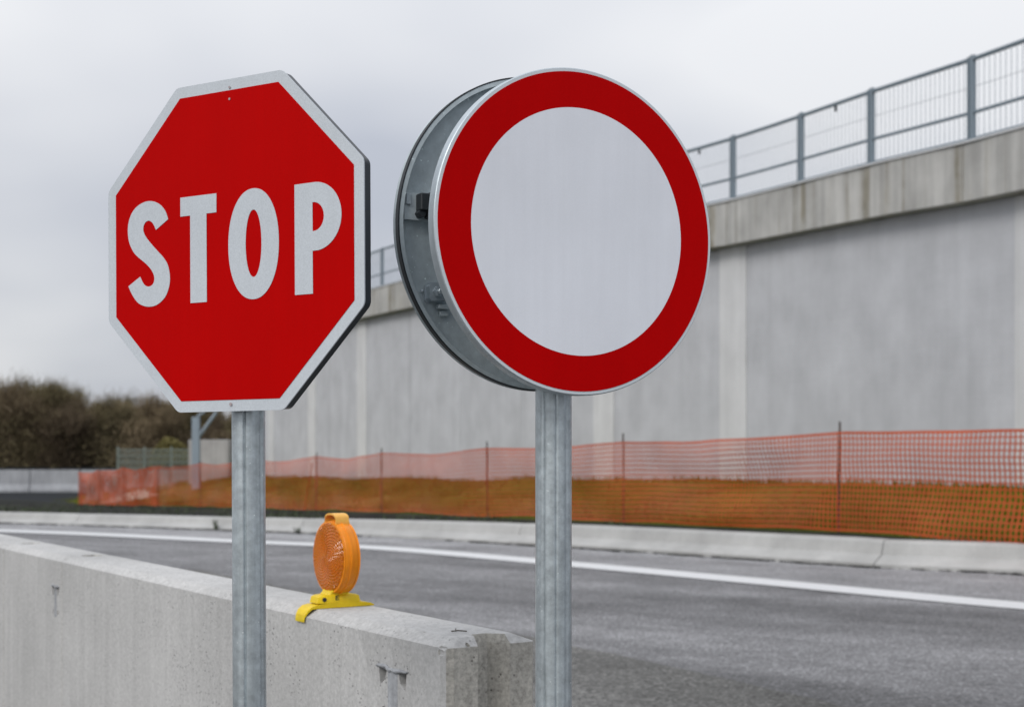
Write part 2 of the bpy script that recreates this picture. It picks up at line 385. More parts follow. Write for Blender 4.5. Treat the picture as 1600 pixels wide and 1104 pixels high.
def ribbon(path, d0, d1, off0, off1, z, step=0.3):
    b = MB(); rows = []; n_ = int((d1-d0)/step)
    for k in range(n_+1):
        d = d0 + (d1-d0)*k/n_; p = path.at(d); t = path.tan(d); n = Vector((-t.y, t.x, 0)); n = n if n.y < 0 else -n
        rows.append([p + n*off0 + Z3*z, p + n*off1 + Z3*z])
    b.rings(rows, caps=False, closed=False)
    for i, f in enumerate(b.f): pass
    return b
def up(o):
    if o.data.polygons[0].normal.z < 0: o.data.flip_normals()
    return o
# dusty hard shoulder between kerb and edge line
b = MB(); rows = []
for k in range(201):
    d = KERB.len * k / 200; p = KERB.at(d); q = LINE.p[LINE.near(p.x, p.y)]
    rows.append([p + Z3*0.004, q + Z3*0.004])
b.rings(rows, caps=False, closed=False); tag(up(b.build('hard_shoulder', M_shoulder)), kind='structure')
tag(up(ribbon(LINE, 0, LINE.len, -0.24, 0.24, 0.008).build('edge_line', M_paint)), kind='structure')
# older coarse asphalt left uncovered in front, the newer layer ends along a ragged edge
cp = smooth_poly([(-3.2, 14.5, 0), (-1.2, 11.3, 0), (0.36, 8.83, 0), (1.17, 7.45, 0), (1.75, 6.2, 0), (2.2, 4.5, 0), (2.4, 2, 0), (2.5, -6, 0)], 0.12)
b = MB(); rows = []
for k, p in enumerate(cp):
    j = 0.035*mnoise.noise((p.x*4, p.y*4, 0)) + 0.015*mnoise.noise((p.x*17, p.y*17, 3))
    rows.append([Vector((p.x+j, p.y, 0.004)), Vector((p.x - 7, p.y, 0.004))])
b.rings(rows, caps=False, closed=False); tag(up(b.build('asphalt_patch', M_coarse)), kind='structure')

# kerb: precast stones laid end to end
kerb = empty('kerb', tuple(KERB.at(KERB.len*0.3)), kind='structure')
KPROF = [(0, -0.05), (0, 0.045), (0.02, 0.06), (0.15, 0.118), (0.175, 0.132), (0.215, 0.255), (0.245, 0.278), (0.36, 0.288), (0.37, 0.28), (0.37, -0.1)]
j0 = KERB.dist_near(3.75, 14.75); joints = [j0]
dd = j0
while dd > 0: dd -= 4.6; joints.insert(0, max(dd, 0))
dd = j0
for L_ in [5.3, 4.1] + [4.6]*30:
    dd += L_
    if dd >= KERB.len: break
    joints.append(dd)
kl = Matrix.Translation(kerb.location).inverted()
KS = lambda x: interp(x, [-60, -9, -4.3, -1.8, 0.7, 3.7, 12], [0.58, 0.62, 0.68, 0.82, 0.97, 1.0, 1.0])
for a, c in zip(joints, joints[1:]):
    a2, c2 = a + 0.005, c - 0.005; n_ = max(4, int((c2-a2)/0.4)); rows = []
    jz = random.uniform(-0.004, 0.004)
    for k in range(n_+1):
        d = a2 + (c2-a2)*k/n_; p = KERB.at(d); t = KERB.tan(d); n = Vector((-t.y, t.x, 0)); n = n if n.y > 0 else -n
        e = 0.006 if k in (0, n_) else 0
        rows.append([kl @ (p + n*(x_ + e) + Z3*(z_*KS(p.x) - e + (jz if z_ > 0 else 0))) for x_, z_ in KPROF])
    b = MB(); b.rings(rows); b.build('kerb_stone', M_kerb, kerb)

b = MB(); rnd0 = random.Random(21)  # dark flakes at the kerb foot: dirt, with the toe shadow put in as colour
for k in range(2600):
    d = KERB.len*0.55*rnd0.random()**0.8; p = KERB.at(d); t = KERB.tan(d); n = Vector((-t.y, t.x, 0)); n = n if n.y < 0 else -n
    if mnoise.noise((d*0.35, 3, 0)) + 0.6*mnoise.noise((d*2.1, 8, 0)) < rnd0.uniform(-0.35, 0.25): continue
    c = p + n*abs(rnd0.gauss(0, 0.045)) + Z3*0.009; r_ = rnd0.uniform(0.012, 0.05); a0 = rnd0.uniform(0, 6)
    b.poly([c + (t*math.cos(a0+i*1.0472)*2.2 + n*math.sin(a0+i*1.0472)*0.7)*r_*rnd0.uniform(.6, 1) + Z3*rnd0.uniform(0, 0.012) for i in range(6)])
tag(b.build('gutter_dirt_shade', M_soil, fix=False), 'dark flakes of dirt and painted toe shadow along the foot of the far kerb', 'dirt', kind='stuff')
# verge between kerb and net fence, and the grass bank behind the fence up to the wall
def fence_pt(y): return Vector((FX(y), y, FZ(y)))
def base_rows():
    out = []
    fy = [2, 6] + [8 + 0.5*k for k in range(100)] + [60, 68, 78]
    for y in fy:
        F = fence_pt(y); 
        out.append((y, F))
    return out
def kerb_for(F, y):
    # pair each fence point with the kerb point it faces
    d = KERB.dist_near(F.x, F.y)
    return d
kd_prev = 0; v = MB(); rowsK = []; bank = MB(); rowsB = []
def back_of_kerb(d):
    p = KERB.at(d); t = KERB.tan(d); n = Vector((-t.y, t.x, 0)); n = n if n.y > 0 else -n
    return p + n*0.355 + Z3*(0.278*KS(p.x) - 0.012)
fy = [2, 6] + [8 + 0.5*k for k in range(100)] + [60, 68, 78]
KD = lambda y: interp(y, [2, 8, 14.5, 16.6, 20.5, 24.1, 27.9, 30.9, 36, 50.7, 78], [0, 1.5, KERB.dist_near(4.6, 14.2), KERB.dist_near(3.5, 15), KERB.dist_near(1.1, 17.6), KERB.dist_near(-0.6, 19), KERB.dist_near(-2.2, 20.4), KERB.dist_near(-3.2, 21.1), KERB.dist_near(-5, 22.1), KERB.dist_near(-10, 24.5), KERB.len])
WD = lambda y: interp(y, [2, 14.5, 16.6, 20.5, 24.1, 27.9, 36, 45, 50.7], [WALL.dist_near(11, 0.5), WALL.dist_near(6.3, 16.8), WALL.dist_near(5.6, 19), WALL.dist_near(3.9, 24), WALL.dist_near(1.6, 29), WALL.dist_near(-1.0, 34.5), WALL.dist_near(-5.6, 44.4), WALL.dist_near(-9.6, 52.6), WALL.len])
def hillock(p): return 0.05*mnoise.noise((p.x*0.6, p.y*0.6, 1.5)) + 0.02*mnoise.noise((p.x*2.2, p.y*2.2, 4))
bank_pts = []
for y in fy:
    F = fence_pt(y); K = back_of_kerb(KD(y)); row = []
    for k in range(11):
        t = k/10; p = K.lerp(F, t); p.z = K.z + (F.z-K.z)*t - 0.05*math.sin(math.pi*t) + hillock(p)*math.sin(math.pi*t)
        row.append(p)
    rowsK.append(row)
    if y <= 50.7:
        Wd = WD(y); Wp = WALL.at(Wd); t_ = WALL.tan(Wd); n_ = Vector((-t_.y, t_.x, 0)); n_ = n_ if n_.x > 0 else -n_
        Wq = Vector((Wp.x, Wp.y, 0)) + n_*0.6; Wq.z = WZ(Wp.y)
    else:
        Wq = Vector((-10.4, 56.2, 0.1)).lerp(Vector((-12, 90, 0.1)), (y-50.7)/28)
    row = []
    for k in range(15):
        t = k/14; p = F.lerp(Wq, t); s_ = t*t*(3-2*t) if t < 1 else 1
        # far end: the bank dies away towards the end of the fence
        p.z = F.z + (Wq.z-F.z)*min(1, 1.25*s_) + hillock(p)*min(1, 3*t*(1.2-t))*2.6
        row.append(p)
    rowsB.append(row); bank_pts.append(row)
v.rings(rowsK, caps=False, closed=False); tag(up(v.build('verge', M_soil, smooth=True)), kind='structure')
bank.rings(rowsB, caps=False, closed=False); tag(up(bank.build('grass_bank', M_grass, smooth=True)), kind='structure')

# ------------------------------------------------------------------ retaining wall
wroot = empty('retaining_wall', (WALL.at(WALL.dist_near(1.8, 28.45)).x, 28.45, 0),
      label='long curved concrete retaining wall with stained overhanging parapet behind the orange net', cat='retaining wall')
wl = Matrix.Translation(wroot.location).inverted()
def wn(d):
    t = WALL.tan(d); n = Vector((-t.y, t.x, 0)); return n if n.x < 0 else -n      # towards the road
def wall_seg(b, d0, d1, off_f, off_b, zf0, zf1, step=0.5, bev=0.012):
    """strip of wall from d0 to d1; offsets measured from the parapet face, heights are functions of the path point"""
    n_ = max(2, int((d1-d0)/step)); rows = []
    for k in range(n_+1):
        d = d0 + (d1-d0)*k/n_; p = WALL.at(d); n = wn(d); q = Vector((p.x, p.y, 0)); e = bev if k in (0, n_) else 0
        z0, z1 = zf0(p), zf1(p)
        rows.append([wl @ (q + n*(off_f - e) + Z3*(z0)), wl @ (q + n*(off_f - e) + Z3*(z1 - bev)), wl @ (q + n*(off_f - bev - e) + Z3*z1), wl @ (q + n*off_b + Z3*z1), wl @ (q + n*off_b + Z3*z0)])
    b.rings(rows)
FH = 0.74
top = lambda p: p.z
fbot = lambda p: p.z - FH
# parapet panels between railing posts
post_d = []
d = WALL.dist_near(5.9, 18.2)
posts_xy = [(5.9, 18.2), (5.15, 20.4), (4.47, 22.3), (3.77, 24.3)]
post_d = [WALL.dist_near(*q) + 0.13 for q in posts_xy]
step_ = 2.2
while post_d[0] - step_ > 0.3: post_d.insert(0, post_d[0] - step_)
while post_d[-1] + step_ < WALL.len - 0.2: post_d.append(post_d[-1] + step_)
edges = [0.0] + [p + 0.1 for p in post_d] + [WALL.len]
for a, c in zip(edges, edges[1:]):
    if c - a < 0.15: continue
    b = MB(); wall_seg(b, a + 0.006, c - 0.006, 0.0 + random.uniform(-.006, .006), -0.5, fbot, top); b.build('parapet_panel', M_fascia, wroot)
# thin capping strip on the parapet
b = MB(); wall_seg(b, 0.02, WALL.len - 0.02, 0.018, -0.3, lambda p: p.z + 0.002, lambda p: p.z + 0.028, bev=0.004); b.build('capping', M_pilaster, wroot)
# wall panels and the smooth pilasters between them
pil = [WALL.dist_near(*q) for q in ((6.28, 16.9), (3.77, 24.3), (1.80, 28.45), (-4.6, 42.1))]
pil = [pil[0] + 0.5] + [q + 0.42 for q in pil[1:]]
pil = [pil[0] - 7.5] + pil + [pil[-1] + 5.0, pil[-1] + 10.0]
pil = [p for p in pil if p < WALL.len - 0.3]
PW = 0.42
zlow = lambda p: -1.0
wtop = lambda p: p.z - FH - 0.0
cur = 0.0
for i, p_ in enumerate(pil + [WALL.len + PW]):
    a, c = cur, min(p_ - PW, WALL.len)
    if c > a + 0.2:
        n_ = max(1, round((c-a)/3.8)) if i > 2 else 1
        for k in range(n_):
            b = MB(); wall_seg(b, a + (c-a)*k/n_ + 0.008, a + (c-a)*(k+1)/n_ - 0.008, -0.27, -0.8, zlow, lambda p: p.z - FH - 0.003)
            b.build('wall_panel', M_panel if i in (0, 1, 3) and i == 1 else (M_panel if i == 0 else M_panel_light), wroot)
    if p_ < WALL.len:
        b = MB(); wall_seg(b, p_ - PW, p_ + PW, -0.25, -0.8, zlow, lambda p: p.z - FH - 0.003); b.build('pilaster', M_pilaster, wroot)
    cur = p_ + PW
# return at the far end of the wall
e = WALL.at(WALL.len); n = wn(WALL.len); t = WALL.tan(WALL.len)
b = MB(); q = wl @ (Vector((e.x, e.y, 0)) - n*5.4 + t*0.2)
b.box(q + Z3*((e.z-0.05-1)/2), n, t, Z3, 5.1, 0.19, (e.z-0.05+1)/2); b.build('return_wall', M_panel_light, wroot)
b = MB(); rows = []
for k in range(41):
    d = WALL.len*k/40; p = WALL.at(d); n_ = wn(d); rows.append([wl @ (p - n_*0.45 - Z3*0.04), wl @ (p - n_*9 - Z3*0.04)])
b.rings(rows, caps=False, closed=False); up(b.build('deck', M_road, wroot))

# ------------------------------------------------------------------ railing on the wall
rail = empty('bridge_railing', (wroot.location.x, wroot.location.y, 5.6), label='grey steel railing with thin wire infill along the top of the concrete wall', cat='railing')
rl = Matrix.Translation(rail.location).inverted()
def rp(d, off, h): p = WALL.at(d); return rl @ (p + wn(d)*off + Z3*h)
OFF = -0.10; RH = 1.09
for d in post_d:
    n = wn(d); t = WALL.tan(d); b = MB(); c0 = rp(d, OFF, 0.03)
    b.box(c0 + Z3*RH/2, t, n, Z3, 0.038, 0.03, RH/2 + 0.02, bev=0.006)
    b.box(c0 + t*0.05 + Z3*(RH/2), t, n, Z3, 0.012, 0.045, RH/2)          # second flange of the split post
    pst = b.build('post', M_rail, rail)
    b = MB(); b.box(c0 + Z3*0.012, t, n, Z3, 0.09, 0.075, 0.008)
    for sx in (-1, 1): b.lathe(c0 + t*0.07*sx + n*0.05 + Z3*0.02, Z3, t, [(0.012, 0), (0.012, 0.018)], 6)
    b.build('base_plate', M_rail, pst)
for i, (a, c) in enumerate(zip([0.05] + post_d, post_d + [WALL.len - 0.05])):
    if c - a < 0.4: continue
    for nm, h, rad in (('top_rail', RH, 0.032), ('middle_rail', 0.40, 0.025), ('bottom_rail', 0.065, 0.02)):
        b = MB(); b.tube([rp(a + 0.045, OFF, h), rp((a+c)/2, OFF, h), rp(c - 0.045, OFF, h)], rad, 8); b.build(nm, M_rail, rail)
    b = MB(); n_ = int((c-a-0.1)/0.105)
    for k in range(1, n_):
        d = a + 0.05 + (c-a-0.1)*k/n_; p0 = rp(d, OFF + 0.02, 0.07); p1 = rp(d, OFF + 0.02, RH - 0.01)
        b.tube([p0, p1], 0.0056, 4)
    for h in (0.72,):
        b.tube([rp(a+0.05, OFF+0.026, h), rp((a+c)/2, OFF+0.026, h), rp(c-0.05, OFF+0.026, h)], 0.004, 4)
    b.build('wire_infill', M_wire, rail)
    if i % 2 == 0:
        b = MB(); d = (a+c)/2; b.box(rp(d, OFF, RH - 0.06), WALL.tan(d), wn(d), Z3, 0.012, 0.02, 0.05); b.build('infill_clip', M_dark, rail)

# ------------------------------------------------------------------ orange safety net on steel stakes
fence = empty('safety_net_fence', tuple(fence_pt(20.5)), label='orange plastic safety net strung on thin steel stakes along the grass bank', cat='safety fence')
fl_ = Matrix.Translation(fence.location).inverted()
stake_y = [5.4, 9.4, 12.95, 16.6, 20.5, 24.1, 27.9, 30.9, 34.6, 38.2, 41.8, 45.4, 48.2, 50.7]
tops = [1.25, 1.25, 1.26, 1.25, 1.25, 1.24, 1.22, 1.21, 1.2, 1.2, 1.21, 1.2, 1.22, 1.25]
fdir = Vector((-0.563, 1, 0)).normalized(); fn = Vector((-fdir.y, fdir.x, 0))
H_ = 1.16
for y, h in zip(stake_y, tops):
    p = fence_pt(y); ln = random.uniform(-0.02, 0.02); ly = random.uniform(-0.02, 0.02)
    b = MB(); b.tube([fl_ @ (p + Z3*-0.3), fl_ @ (p + fdir*ln + fn*ly + Z3*(h + 0.045))], 0.013 if y < 45 else 0.022, 8); b.build('stake', M_post, fence)
b = MB(); p = fence_pt(31.6); b.tube([fl_ @ (p - Z3*0.2), fl_ @ (p + fdir*-0.55 + Z3*1.05)], 0.011, 6); b.build('leaning_stake', M_net, fence)
CELL = 0.066
for i, (ya, yb) in enumerate(zip(stake_y, stake_y[1:])):
    if yb < 11: continue
    A, B = fence_pt(ya), fence_pt(yb); bay = (B.xy - A.xy).length; rnd = random.Random(i+5)
    ph, amp = rnd.uniform(0, 6), rnd.uniform(0.03, 0.09); sag = rnd.uniform(0.03, 0.08) * (0.1 if ya == 12.95 else 1); bot = rnd.uniform(0.0, 0.03)
    far = ya > 40
    def surf(s, h, layer=0):
        p = A.lerp(B, s); p.z = fence_pt(ya + (yb-ya)*s).z
        k = math.sin(math.pi*s)
        tt = H_ - sag*k*(1 + 0.2*math.sin(3*math.pi*s+ph)) + (0.03*math.sin(9*s+ph) if far else 0)
        bb = 0.035 + bot*k + (0.02*math.sin(7*s+ph))*k
        z = bb + (tt-bb)*h
        off = k*(amp*math.sin(2.2*math.pi*h + ph)*0.8 + amp*0.6*math.sin(2*math.pi*s*1.5 + 3*h + ph)) + 0.02*mnoise.noise((s*bay*1.3, h*3, i))
        slide = 0.05*k*math.sin(3*h+ph) + 0.012*mnoise.noise((s*bay*2, h*5, 7+i))
        q = p + fdir*slide + fn*(off + 0.016 + layer*0.05) + Z3*(z + 0.012*mnoise.noise((s*bay*1.1, h*4, 17+i)))
        return fl_ @ q
    b = MB(); nh = int(H_/CELL); nv = int(bay/CELL); sw = 0.0097 if not far else 0.012
    for layer in range(2 if ya > 41 else 1):
        for r_ in range(nh+1):
            hw = (sw*0.8 if 0 < r_ < nh else sw*1.5)/H_; h = r_/nh; ns = max(6, int(bay/0.22)); rows = []
            for k in range(ns+1): rows.append([surf(k/ns, h-hw, layer), surf(k/ns, h+hw, layer)])
            b.rings(rows, caps=False, closed=False)
        for c_ in range(nv+1):
            s0 = c_/nv; ws = sw/bay*1.12; rows = [[surf(s0-ws, k/8, layer), surf(s0+ws, k/8, layer)] for k in range(9)]
            b.rings(rows, caps=False, closed=False)
    b.build('net', M_net, fence, fix=False)

# ------------------------------------------------------------------ grass
def bilerp(rows, a, c):
    i = min(int(a), len(rows)-2); j = min(int(c), len(rows[0])-2); s, t = a-i, c-j
    return rows[i][j].lerp(rows[i][j+1], t).lerp(rows[i+1][j].lerp(rows[i+1][j+1], t), s)
b = MB(); rnd = random.Random(3)
for k in range(26000):
    a = rnd.uniform(8, len(rowsB)-5); a = 8 + (a-8)**1.25 / (len(rowsB)-13)**0.25; c = rnd.uniform(0.3, 13.6)
    p = bilerp(rowsB, a, c); an = rnd.uniform(0, 6.28); h = rnd.uniform(0.04, 0.12); wd = rnd.uniform(0.006, 0.016)
    if mnoise.noise((p.x*1.1, p.y*1.1, 8)) < -0.15: h *= 0.6
    d = Vector((math.cos(an), math.sin(an), 0)); ln = Vector((rnd.uniform(-1, 1), rnd.uniform(-1, 1), 0))*h*0.6
    b.tri(p - d*wd - Z3*0.01, p + d*wd - Z3*0.01, p + ln + Z3*h)
tag(b.build('bank_grass', M_blade, fix=False), 'dry olive grass covering the bank between the orange net and the wall', 'grass', kind='stuff')
b = MB()
for k in range(3600):
    a = rnd.uniform(14, len(rowsK)-12); c = rnd.uniform(0.4, 9.9); p = bilerp(rowsK, a, c)
    if mnoise.noise((p.x*0.6, p.y*0.6, 2)) < 0.02: continue
    an = rnd.uniform(0, 6.28); h = rnd.uniform(0.03, 0.10); wd = rnd.uniform(0.008, 0.02)
    d = Vector((math.cos(an), math.sin(an), 0)); ln = Vector((rnd.uniform(-1, 1), rnd.uniform(-1, 1), 0))*h*0.7
    b.tri(p - d*wd, p + d*wd, p + ln + Z3*h)
tag(b.build('verge_weeds', M_weed, fix=False), 'low green weeds on the dark verge between the far kerb and the net', 'weeds', kind='stuff')
def weed(p, label, n_=60, h0=0.12, rad=0.08, mat=M_weed):
    b = MB()
    for k in range(n_):
        an = rnd.uniform(0, 6.28); l = rnd.uniform(0.3, 1); q = Vector((math.cos(an), math.sin(an), 0)); s_ = Vector((-q.y, q.x, 0))*0.006
        r0 = q*rad*0.2; tip = q*rad*l + Z3*h0*rnd.uniform(0.4, 1); mid = q*rad*l*0.5 + Z3*tip.z*0.7
        b.quad(r0 - s_, r0 + s_, mid + s_*1.6, mid - s_*1.6); b.tri(mid - s_*1.6, mid + s_*1.6, tip)
    return tag(b.build('weed', mat, fix=False, loc=None), label, 'weed')
for dd_, lab, hh in ((KERB.dist_near(-4.6, 21.7), 'dark weed sprouting at the far kerb joint left of the stop sign post', 0.2),
                 (KERB.dist_near(-3.1, 20.9), 'small weed in the far kerb joint behind the amber lamp', 0.12)):
    o = weed(None, lab, h0=hh, rad=0.11, n_=15); p = KERB.at(dd_); t = KERB.tan(dd_); n = Vector((-t.y, t.x, 0)); n = n if n.y < 0 else -n
    o.location = p + n*0.02 + Z3*0.0

# ------------------------------------------------------------------ foreground barrier blocks
BD = Vector((-0.549, 0.836, 0)).normalized(); BT = Vector((BD.y, -BD.x, 0))     # along (away) and across (to the road)
B0 = Vector((-0.148, 3.16, 0)); BW, BH = 0.242, 0.783
def barrier(s0, length, label, pocket):
    root = empty('concrete_barrier', tuple(B0 + BD*s0), math.atan2(BD.y, BD.x), label=label, cat='barrier', group='concrete barrier blocks in a row')
    # local: x along the run, y = -across (across points to the road)
    c, cf, cb = 0.02, 0.032, 0.050; a_, b_, g_ = 0.085, 0.172, 0.05
    Lx = length - 0.003
    q_ = 1.0 if s0 == 0 else 0.25
    out = [(0.024*q_, 0), (0.007*q_, 0.006*q_), (0, 0.022*q_), (0, a_), (g_, a_+0.014), (g_, b_-0.03), (0, b_), (0, BW-0.01), (0.01, BW),
           (Lx-0.003, BW), (Lx, BW-0.003), (Lx, b_), (Lx-0.02, b_-0.02), (Lx-0.02, a_+0.02), (Lx, a_), (Lx, 0.003), (Lx-0.003, 0)]
    ins = [(0.022+c, cf), (c+0.008, cf+0.002), (c, cf+0.014), (c, a_+0.002), (g_+0.002, a_+0.014), (g_+0.002, b_-0.03), (c, b_-0.002), (c, BW-cb-0.004), (0.016+c, BW-cb),
           (Lx-0.01-c*.2, BW-cb), (Lx-c*.2, BW-0.01-cb), (Lx-c*.2, b_), (Lx-0.022, b_-0.02), (Lx-0.022, a_+0.02), (Lx-c*.2, a_), (Lx-c*.2, 0.01+cf), (Lx-0.01-c*.2, cf)]
    bm = bmesh.new()
    def loop(pts, z): return [bm.verts.new((x_, -y_, z)) for x_, y_ in pts]
    l0, l1, l2 = loop(out, -0.02), loop(out, BH - 0.020), loop(ins, BH)
    for u_, v_ in ((l0, l1), (l1, l2)):
        for k in range(len(out)): bm.faces.new((u_[k], u_[(k+1) % len(out)], v_[(k+1) % len(out)], v_[k]))
    bm.faces.new(l2); bm.faces.new(l0[::-1]); bmesh.ops.recalc_face_normals(bm, faces=bm.faces)
    me = bpy.data.meshes.new('body'); bm.to_mesh(me); bm.free()
    body = link('body', me, root)
    # pocket in the face, cut out
    px0, pz0, pw = pocket
    cut = MB(); X, Y, Z = Vector((1, 0, 0)), Vector((0, 1, 0)), Z3
    for sx in (-1, 1):
        cut.rings([[Vector((px0 + sx*pw*x_, y_, pz0 + z_)) for x_, z_ in ((0.95, 0.018), (0.40, 0.014), (0.52, -0.010), (0.86, -0.024))] for y_ in (-0.10, 0.03)])
        cut.rings([[Vector((px0 + sx*pw*x_, y_, pz0 - 0.085 + z_)) for x_, z_ in ((0.8, 0.006), (0.55, 0.012), (0.50, -0.006), (0.72, -0.014))] for y_ in (-0.09, 0.03)])
    chips = []
    if s0 == 0:      # broken corner and chipped arrises
        for qx, qy, qz, qr in ((0.010, 0.004, BH-0.012, 0.016), (0.004, 0.010, BH-0.035, 0.012), (0.018, 0.004, BH-0.030, 0.010), (0.006, 0.003, BH-0.075, 0.009), (0.008, 0.004, BH-0.13, 0.010),
                               (0.43, 0.004, BH-0.018, 0.007), (0.62, -0.030, BH+0.001, 0.006), (0.155, -0.031, BH+0.001, 0.008), (0.003, -0.06, BH-0.016, 0.006), (0.33, -0.19, BH+0.003, 0.007), (1.15, 0.004, BH-0.02, 0.009)):
            rg = []
            for k in range(7):
                e_ = math.pi*(k+0.15)/6.3; rg.append([Vector((qx, qy, qz)) + Vector((math.cos(a)*math.sin(e_)*1.5, math.sin(a)*math.sin(e_), math.cos(e_)))*qr*(1 + 0.35*mnoise.noise((math.cos(a)*2 + qx*90, math.sin(a)*2 + qz*50, e_*2))) for a in [2*math.pi*j/9 for j in range(9)]])
            ck = MB(); ck.rings(rg); chips.append(ck.build('chip_cutter', M_hole, root))
    co = cut.build('cutter', M_hole)
    co.parent = root
    bpy.context.view_layer.update()
    md = body.modifiers.new('b', 'BOOLEAN'); md.operation = 'DIFFERENCE'; md.object = co; md.solver = 'EXACT'
    for ck in chips:
        md = body.modifiers.new('c', 'BOOLEAN'); md.operation = 'DIFFERENCE'; md.object = ck; md.solver = 'EXACT'
    bv = body.modifiers.new('v', 'BEVEL'); bv.width = 0.003; bv.segments = 1; bv.limit_method = 'ANGLE'; bv.angle_limit = R(28)
    dg = bpy.context.evaluated_depsgraph_get(); me2 = bpy.data.meshes.new_from_object(body.evaluated_get(dg))
    body.modifiers.clear(); body.data = me2; me2.name = 'body'; bpy.data.objects.remove(co)
    for ck in chips: bpy.data.objects.remove(ck)
    me2.materials.clear(); me2.materials.append(M_barrier); me2.materials.append(M_barrier_end)
    for p in me2.polygons:
        p.material_index = 1 if (p.center.x < 0.06 and abs(p.normal.x) > 0.5 and p.normal.z < 0.3) else 0
        if p.center.x < 0.06 and p.center.x > 0.002 and abs(p.normal.y) > 0.5 and 0.02 < -p.center.y < BW - 0.02: p.material_index = 1
        p.use_smooth = True
    me2.set_sharp_from_angle(angle=R(16))
    # galvanised coupling piece in the pocket
    rc = random.Random(int(s0*10)); b = MB()
    b.tube([(px0 + pw*(-1.08 + 0.18*k), 0.001 + rc.uniform(0, 0.003), pz0 + 0.021 + rc.uniform(-0.0025, 0.0025) - (0.004 if 4 <= k <= 7 else 0)) for k in range(13)], [0.002, 0.003] + [rc.uniform(0.003, 0.006) for k in range(9)] + [0.004, 0.002], 8)
    b.box((px0 - pw*0.02, -0.007, pz0-0.045), X, Y, Z, pw*0.37, 0.009, 0.062, bev=0.005)
    b.build('coupling', M_cast, root, smooth=True)
    return root
barrier(0.0, 3.0, 'nearest concrete barrier block, the one carrying the amber lamp', (0.245, 0.668, 0.072))
barrier(3.0, 0.93, 'short middle concrete barrier block between two joints at the left edge', (0.085, 0.640, 0.05))
barrier(3.93, 3.0, 'farthest concrete barrier block running out of the picture at left', (0.245, 0.64, 0.07))
b = MB(); tp = B0 + BD*0.10 + BT*0.075 + Z3*(BH+0.004)
b.tube([tp, tp + BD*-0.012 + BT*0.012 + Z3*0.002, tp + BD*-0.02 + BT*0.03], 0.0016, 5); b.tube([tp + BD*-0.008 + BT*0.008, tp + BD*0.01 + BT*0.018 + Z3*0.004], 0.0012, 5)
tag(b.build('twig', M_bark), 'tiny dark broken twig lying on top of the nearest barrier block', 'twig')

# ------------------------------------------------------------------ amber warning lamp astride the barrier
LS = 0.75
lo = B0 + BD*LS + BT*0.112 + Z3*BH
lamp = empty('warning_lamp', tuple(lo), label='round amber warning lamp on a yellow saddle base astride the concrete barrier', cat='warning lamp')
n = -BT; al = -BD      # n: the way the near lens faces; al: along the barrier
Cz = 0.134; C = Vector((0, 0, Cz)) + n*0.013
b = MB(); b.lathe(C, n, al, [(0.090, -0.024), (0.0955, -0.021), (0.098, -0.017), (0.0985, -0.004), (0.1005, -0.003), (0.1005, 0.002), (0.0985, 0.003), (0.098, 0.014), (0.094, 0.018), (0.0915, 0.018), (0.088, 0.010)], 64, caps=False)
b.build('housing', M_orange, lamp, smooth=True)
def lens(sg):
    b = MB(); rings = []; cc = C + n*(0.017 if sg > 0 else -0.023); ax = n*sg; v2 = ax.cross(al); M_ = 96
    for k in range(40):
        r_ = max(0.0925*(1 - k/39.5), 0.0006); dome = 0.014*math.sqrt(max(0, 1-(r_/0.097)**2)); ring = []
        for i in range(M_):
            a = 2*math.pi*i/M_; amp_ = 0.0010*min(1, r_/0.03)
            pr = amp_*(1 if k % 2 else -1)*(1 if (i//2 + k//2) % 2 else -0.4)
            ring.append(cc + ax*(dome + pr) + (al*math.cos(a) + v2*math.sin(a))*r_)
        rings.append(ring)
    b.rings(rings, caps=False); o = b.build('lens', M_lens, lamp)
    b = MB(); b.lathe(C + n*(0.017 if sg > 0 else -0.023), n*sg, al, [(0.089, -0.003), (0.0965, -0.002), (0.0972, 0.003), (0.092, 0.0035), (0.090, 0.001)], 64); b.build('lens_rim', M_orange, o, smooth=True)
    # small prisms of the lens edge
    b = MB()
    for k in range(40):
        a = 2*math.pi*k/40; v2 = n.cross(al); rd = al*math.cos(a) + v2*math.sin(a); tg = v2*math.cos(a) - al*math.sin(a)
        b.box(C + n*((0.021 if sg > 0 else -0.027)) + rd*0.084, rd, tg, n, 0.006, 0.0028, 0.0035, bev=0.0012)
    b.build('prism_ring', M_lens, o)
lens(1); lens(-1)
for sg in (1, -1):
    b = MB(); cc = C + n*(0.010 if sg > 0 else -0.016)
    b.lathe(cc, n*sg, al, [(0.0885, 0.0), (0.070, -0.002), (0.045, -0.006), (0.020, -0.008), (0.008, -0.008), (0.0075, 0.002), (0.004, 0.006), (0.0005, 0.007)], 40, caps=False)
    b.build('reflector', M_refl, lamp, smooth=True)
# carrying handle on top
b = MB()
for w0 in (1,):
    rows = []
    for k in range(13):
        a = math.pi*k/12; rows.append((0.034*math.cos(a), 0.024*math.sin(a)**0.5 if 0 < k < 12 else 0))
    sec = [(-0.026, 0.0), (0.026, 0.0)]
    base_z = Cz + 0.090
    rings = []
    for x_, z_ in rows:
        rings.append([al*x_ + n*0.005 + n*s_ + Z3*(base_z + z_ + dz) for s_, dz in ((-0.016, 0), (0.024, 0), (0.024, 0.005), (-0.016, 0.005))])
    b.rings(rings)
    for x_ in (-0.034, 0.034): b.box(al*x_ + n*0.009 + Z3*(base_z - 0.006), al, n, Z3, 0.0032, 0.02, 0.012)
b.build('handle', M_handle, lamp, smooth=True)
b = MB(); b.tube([C + Z3*0.094 - n*0.002, C + Z3*0.097 - n*0.002], 0.006, 10); b.build('screw', M_dark, lamp)
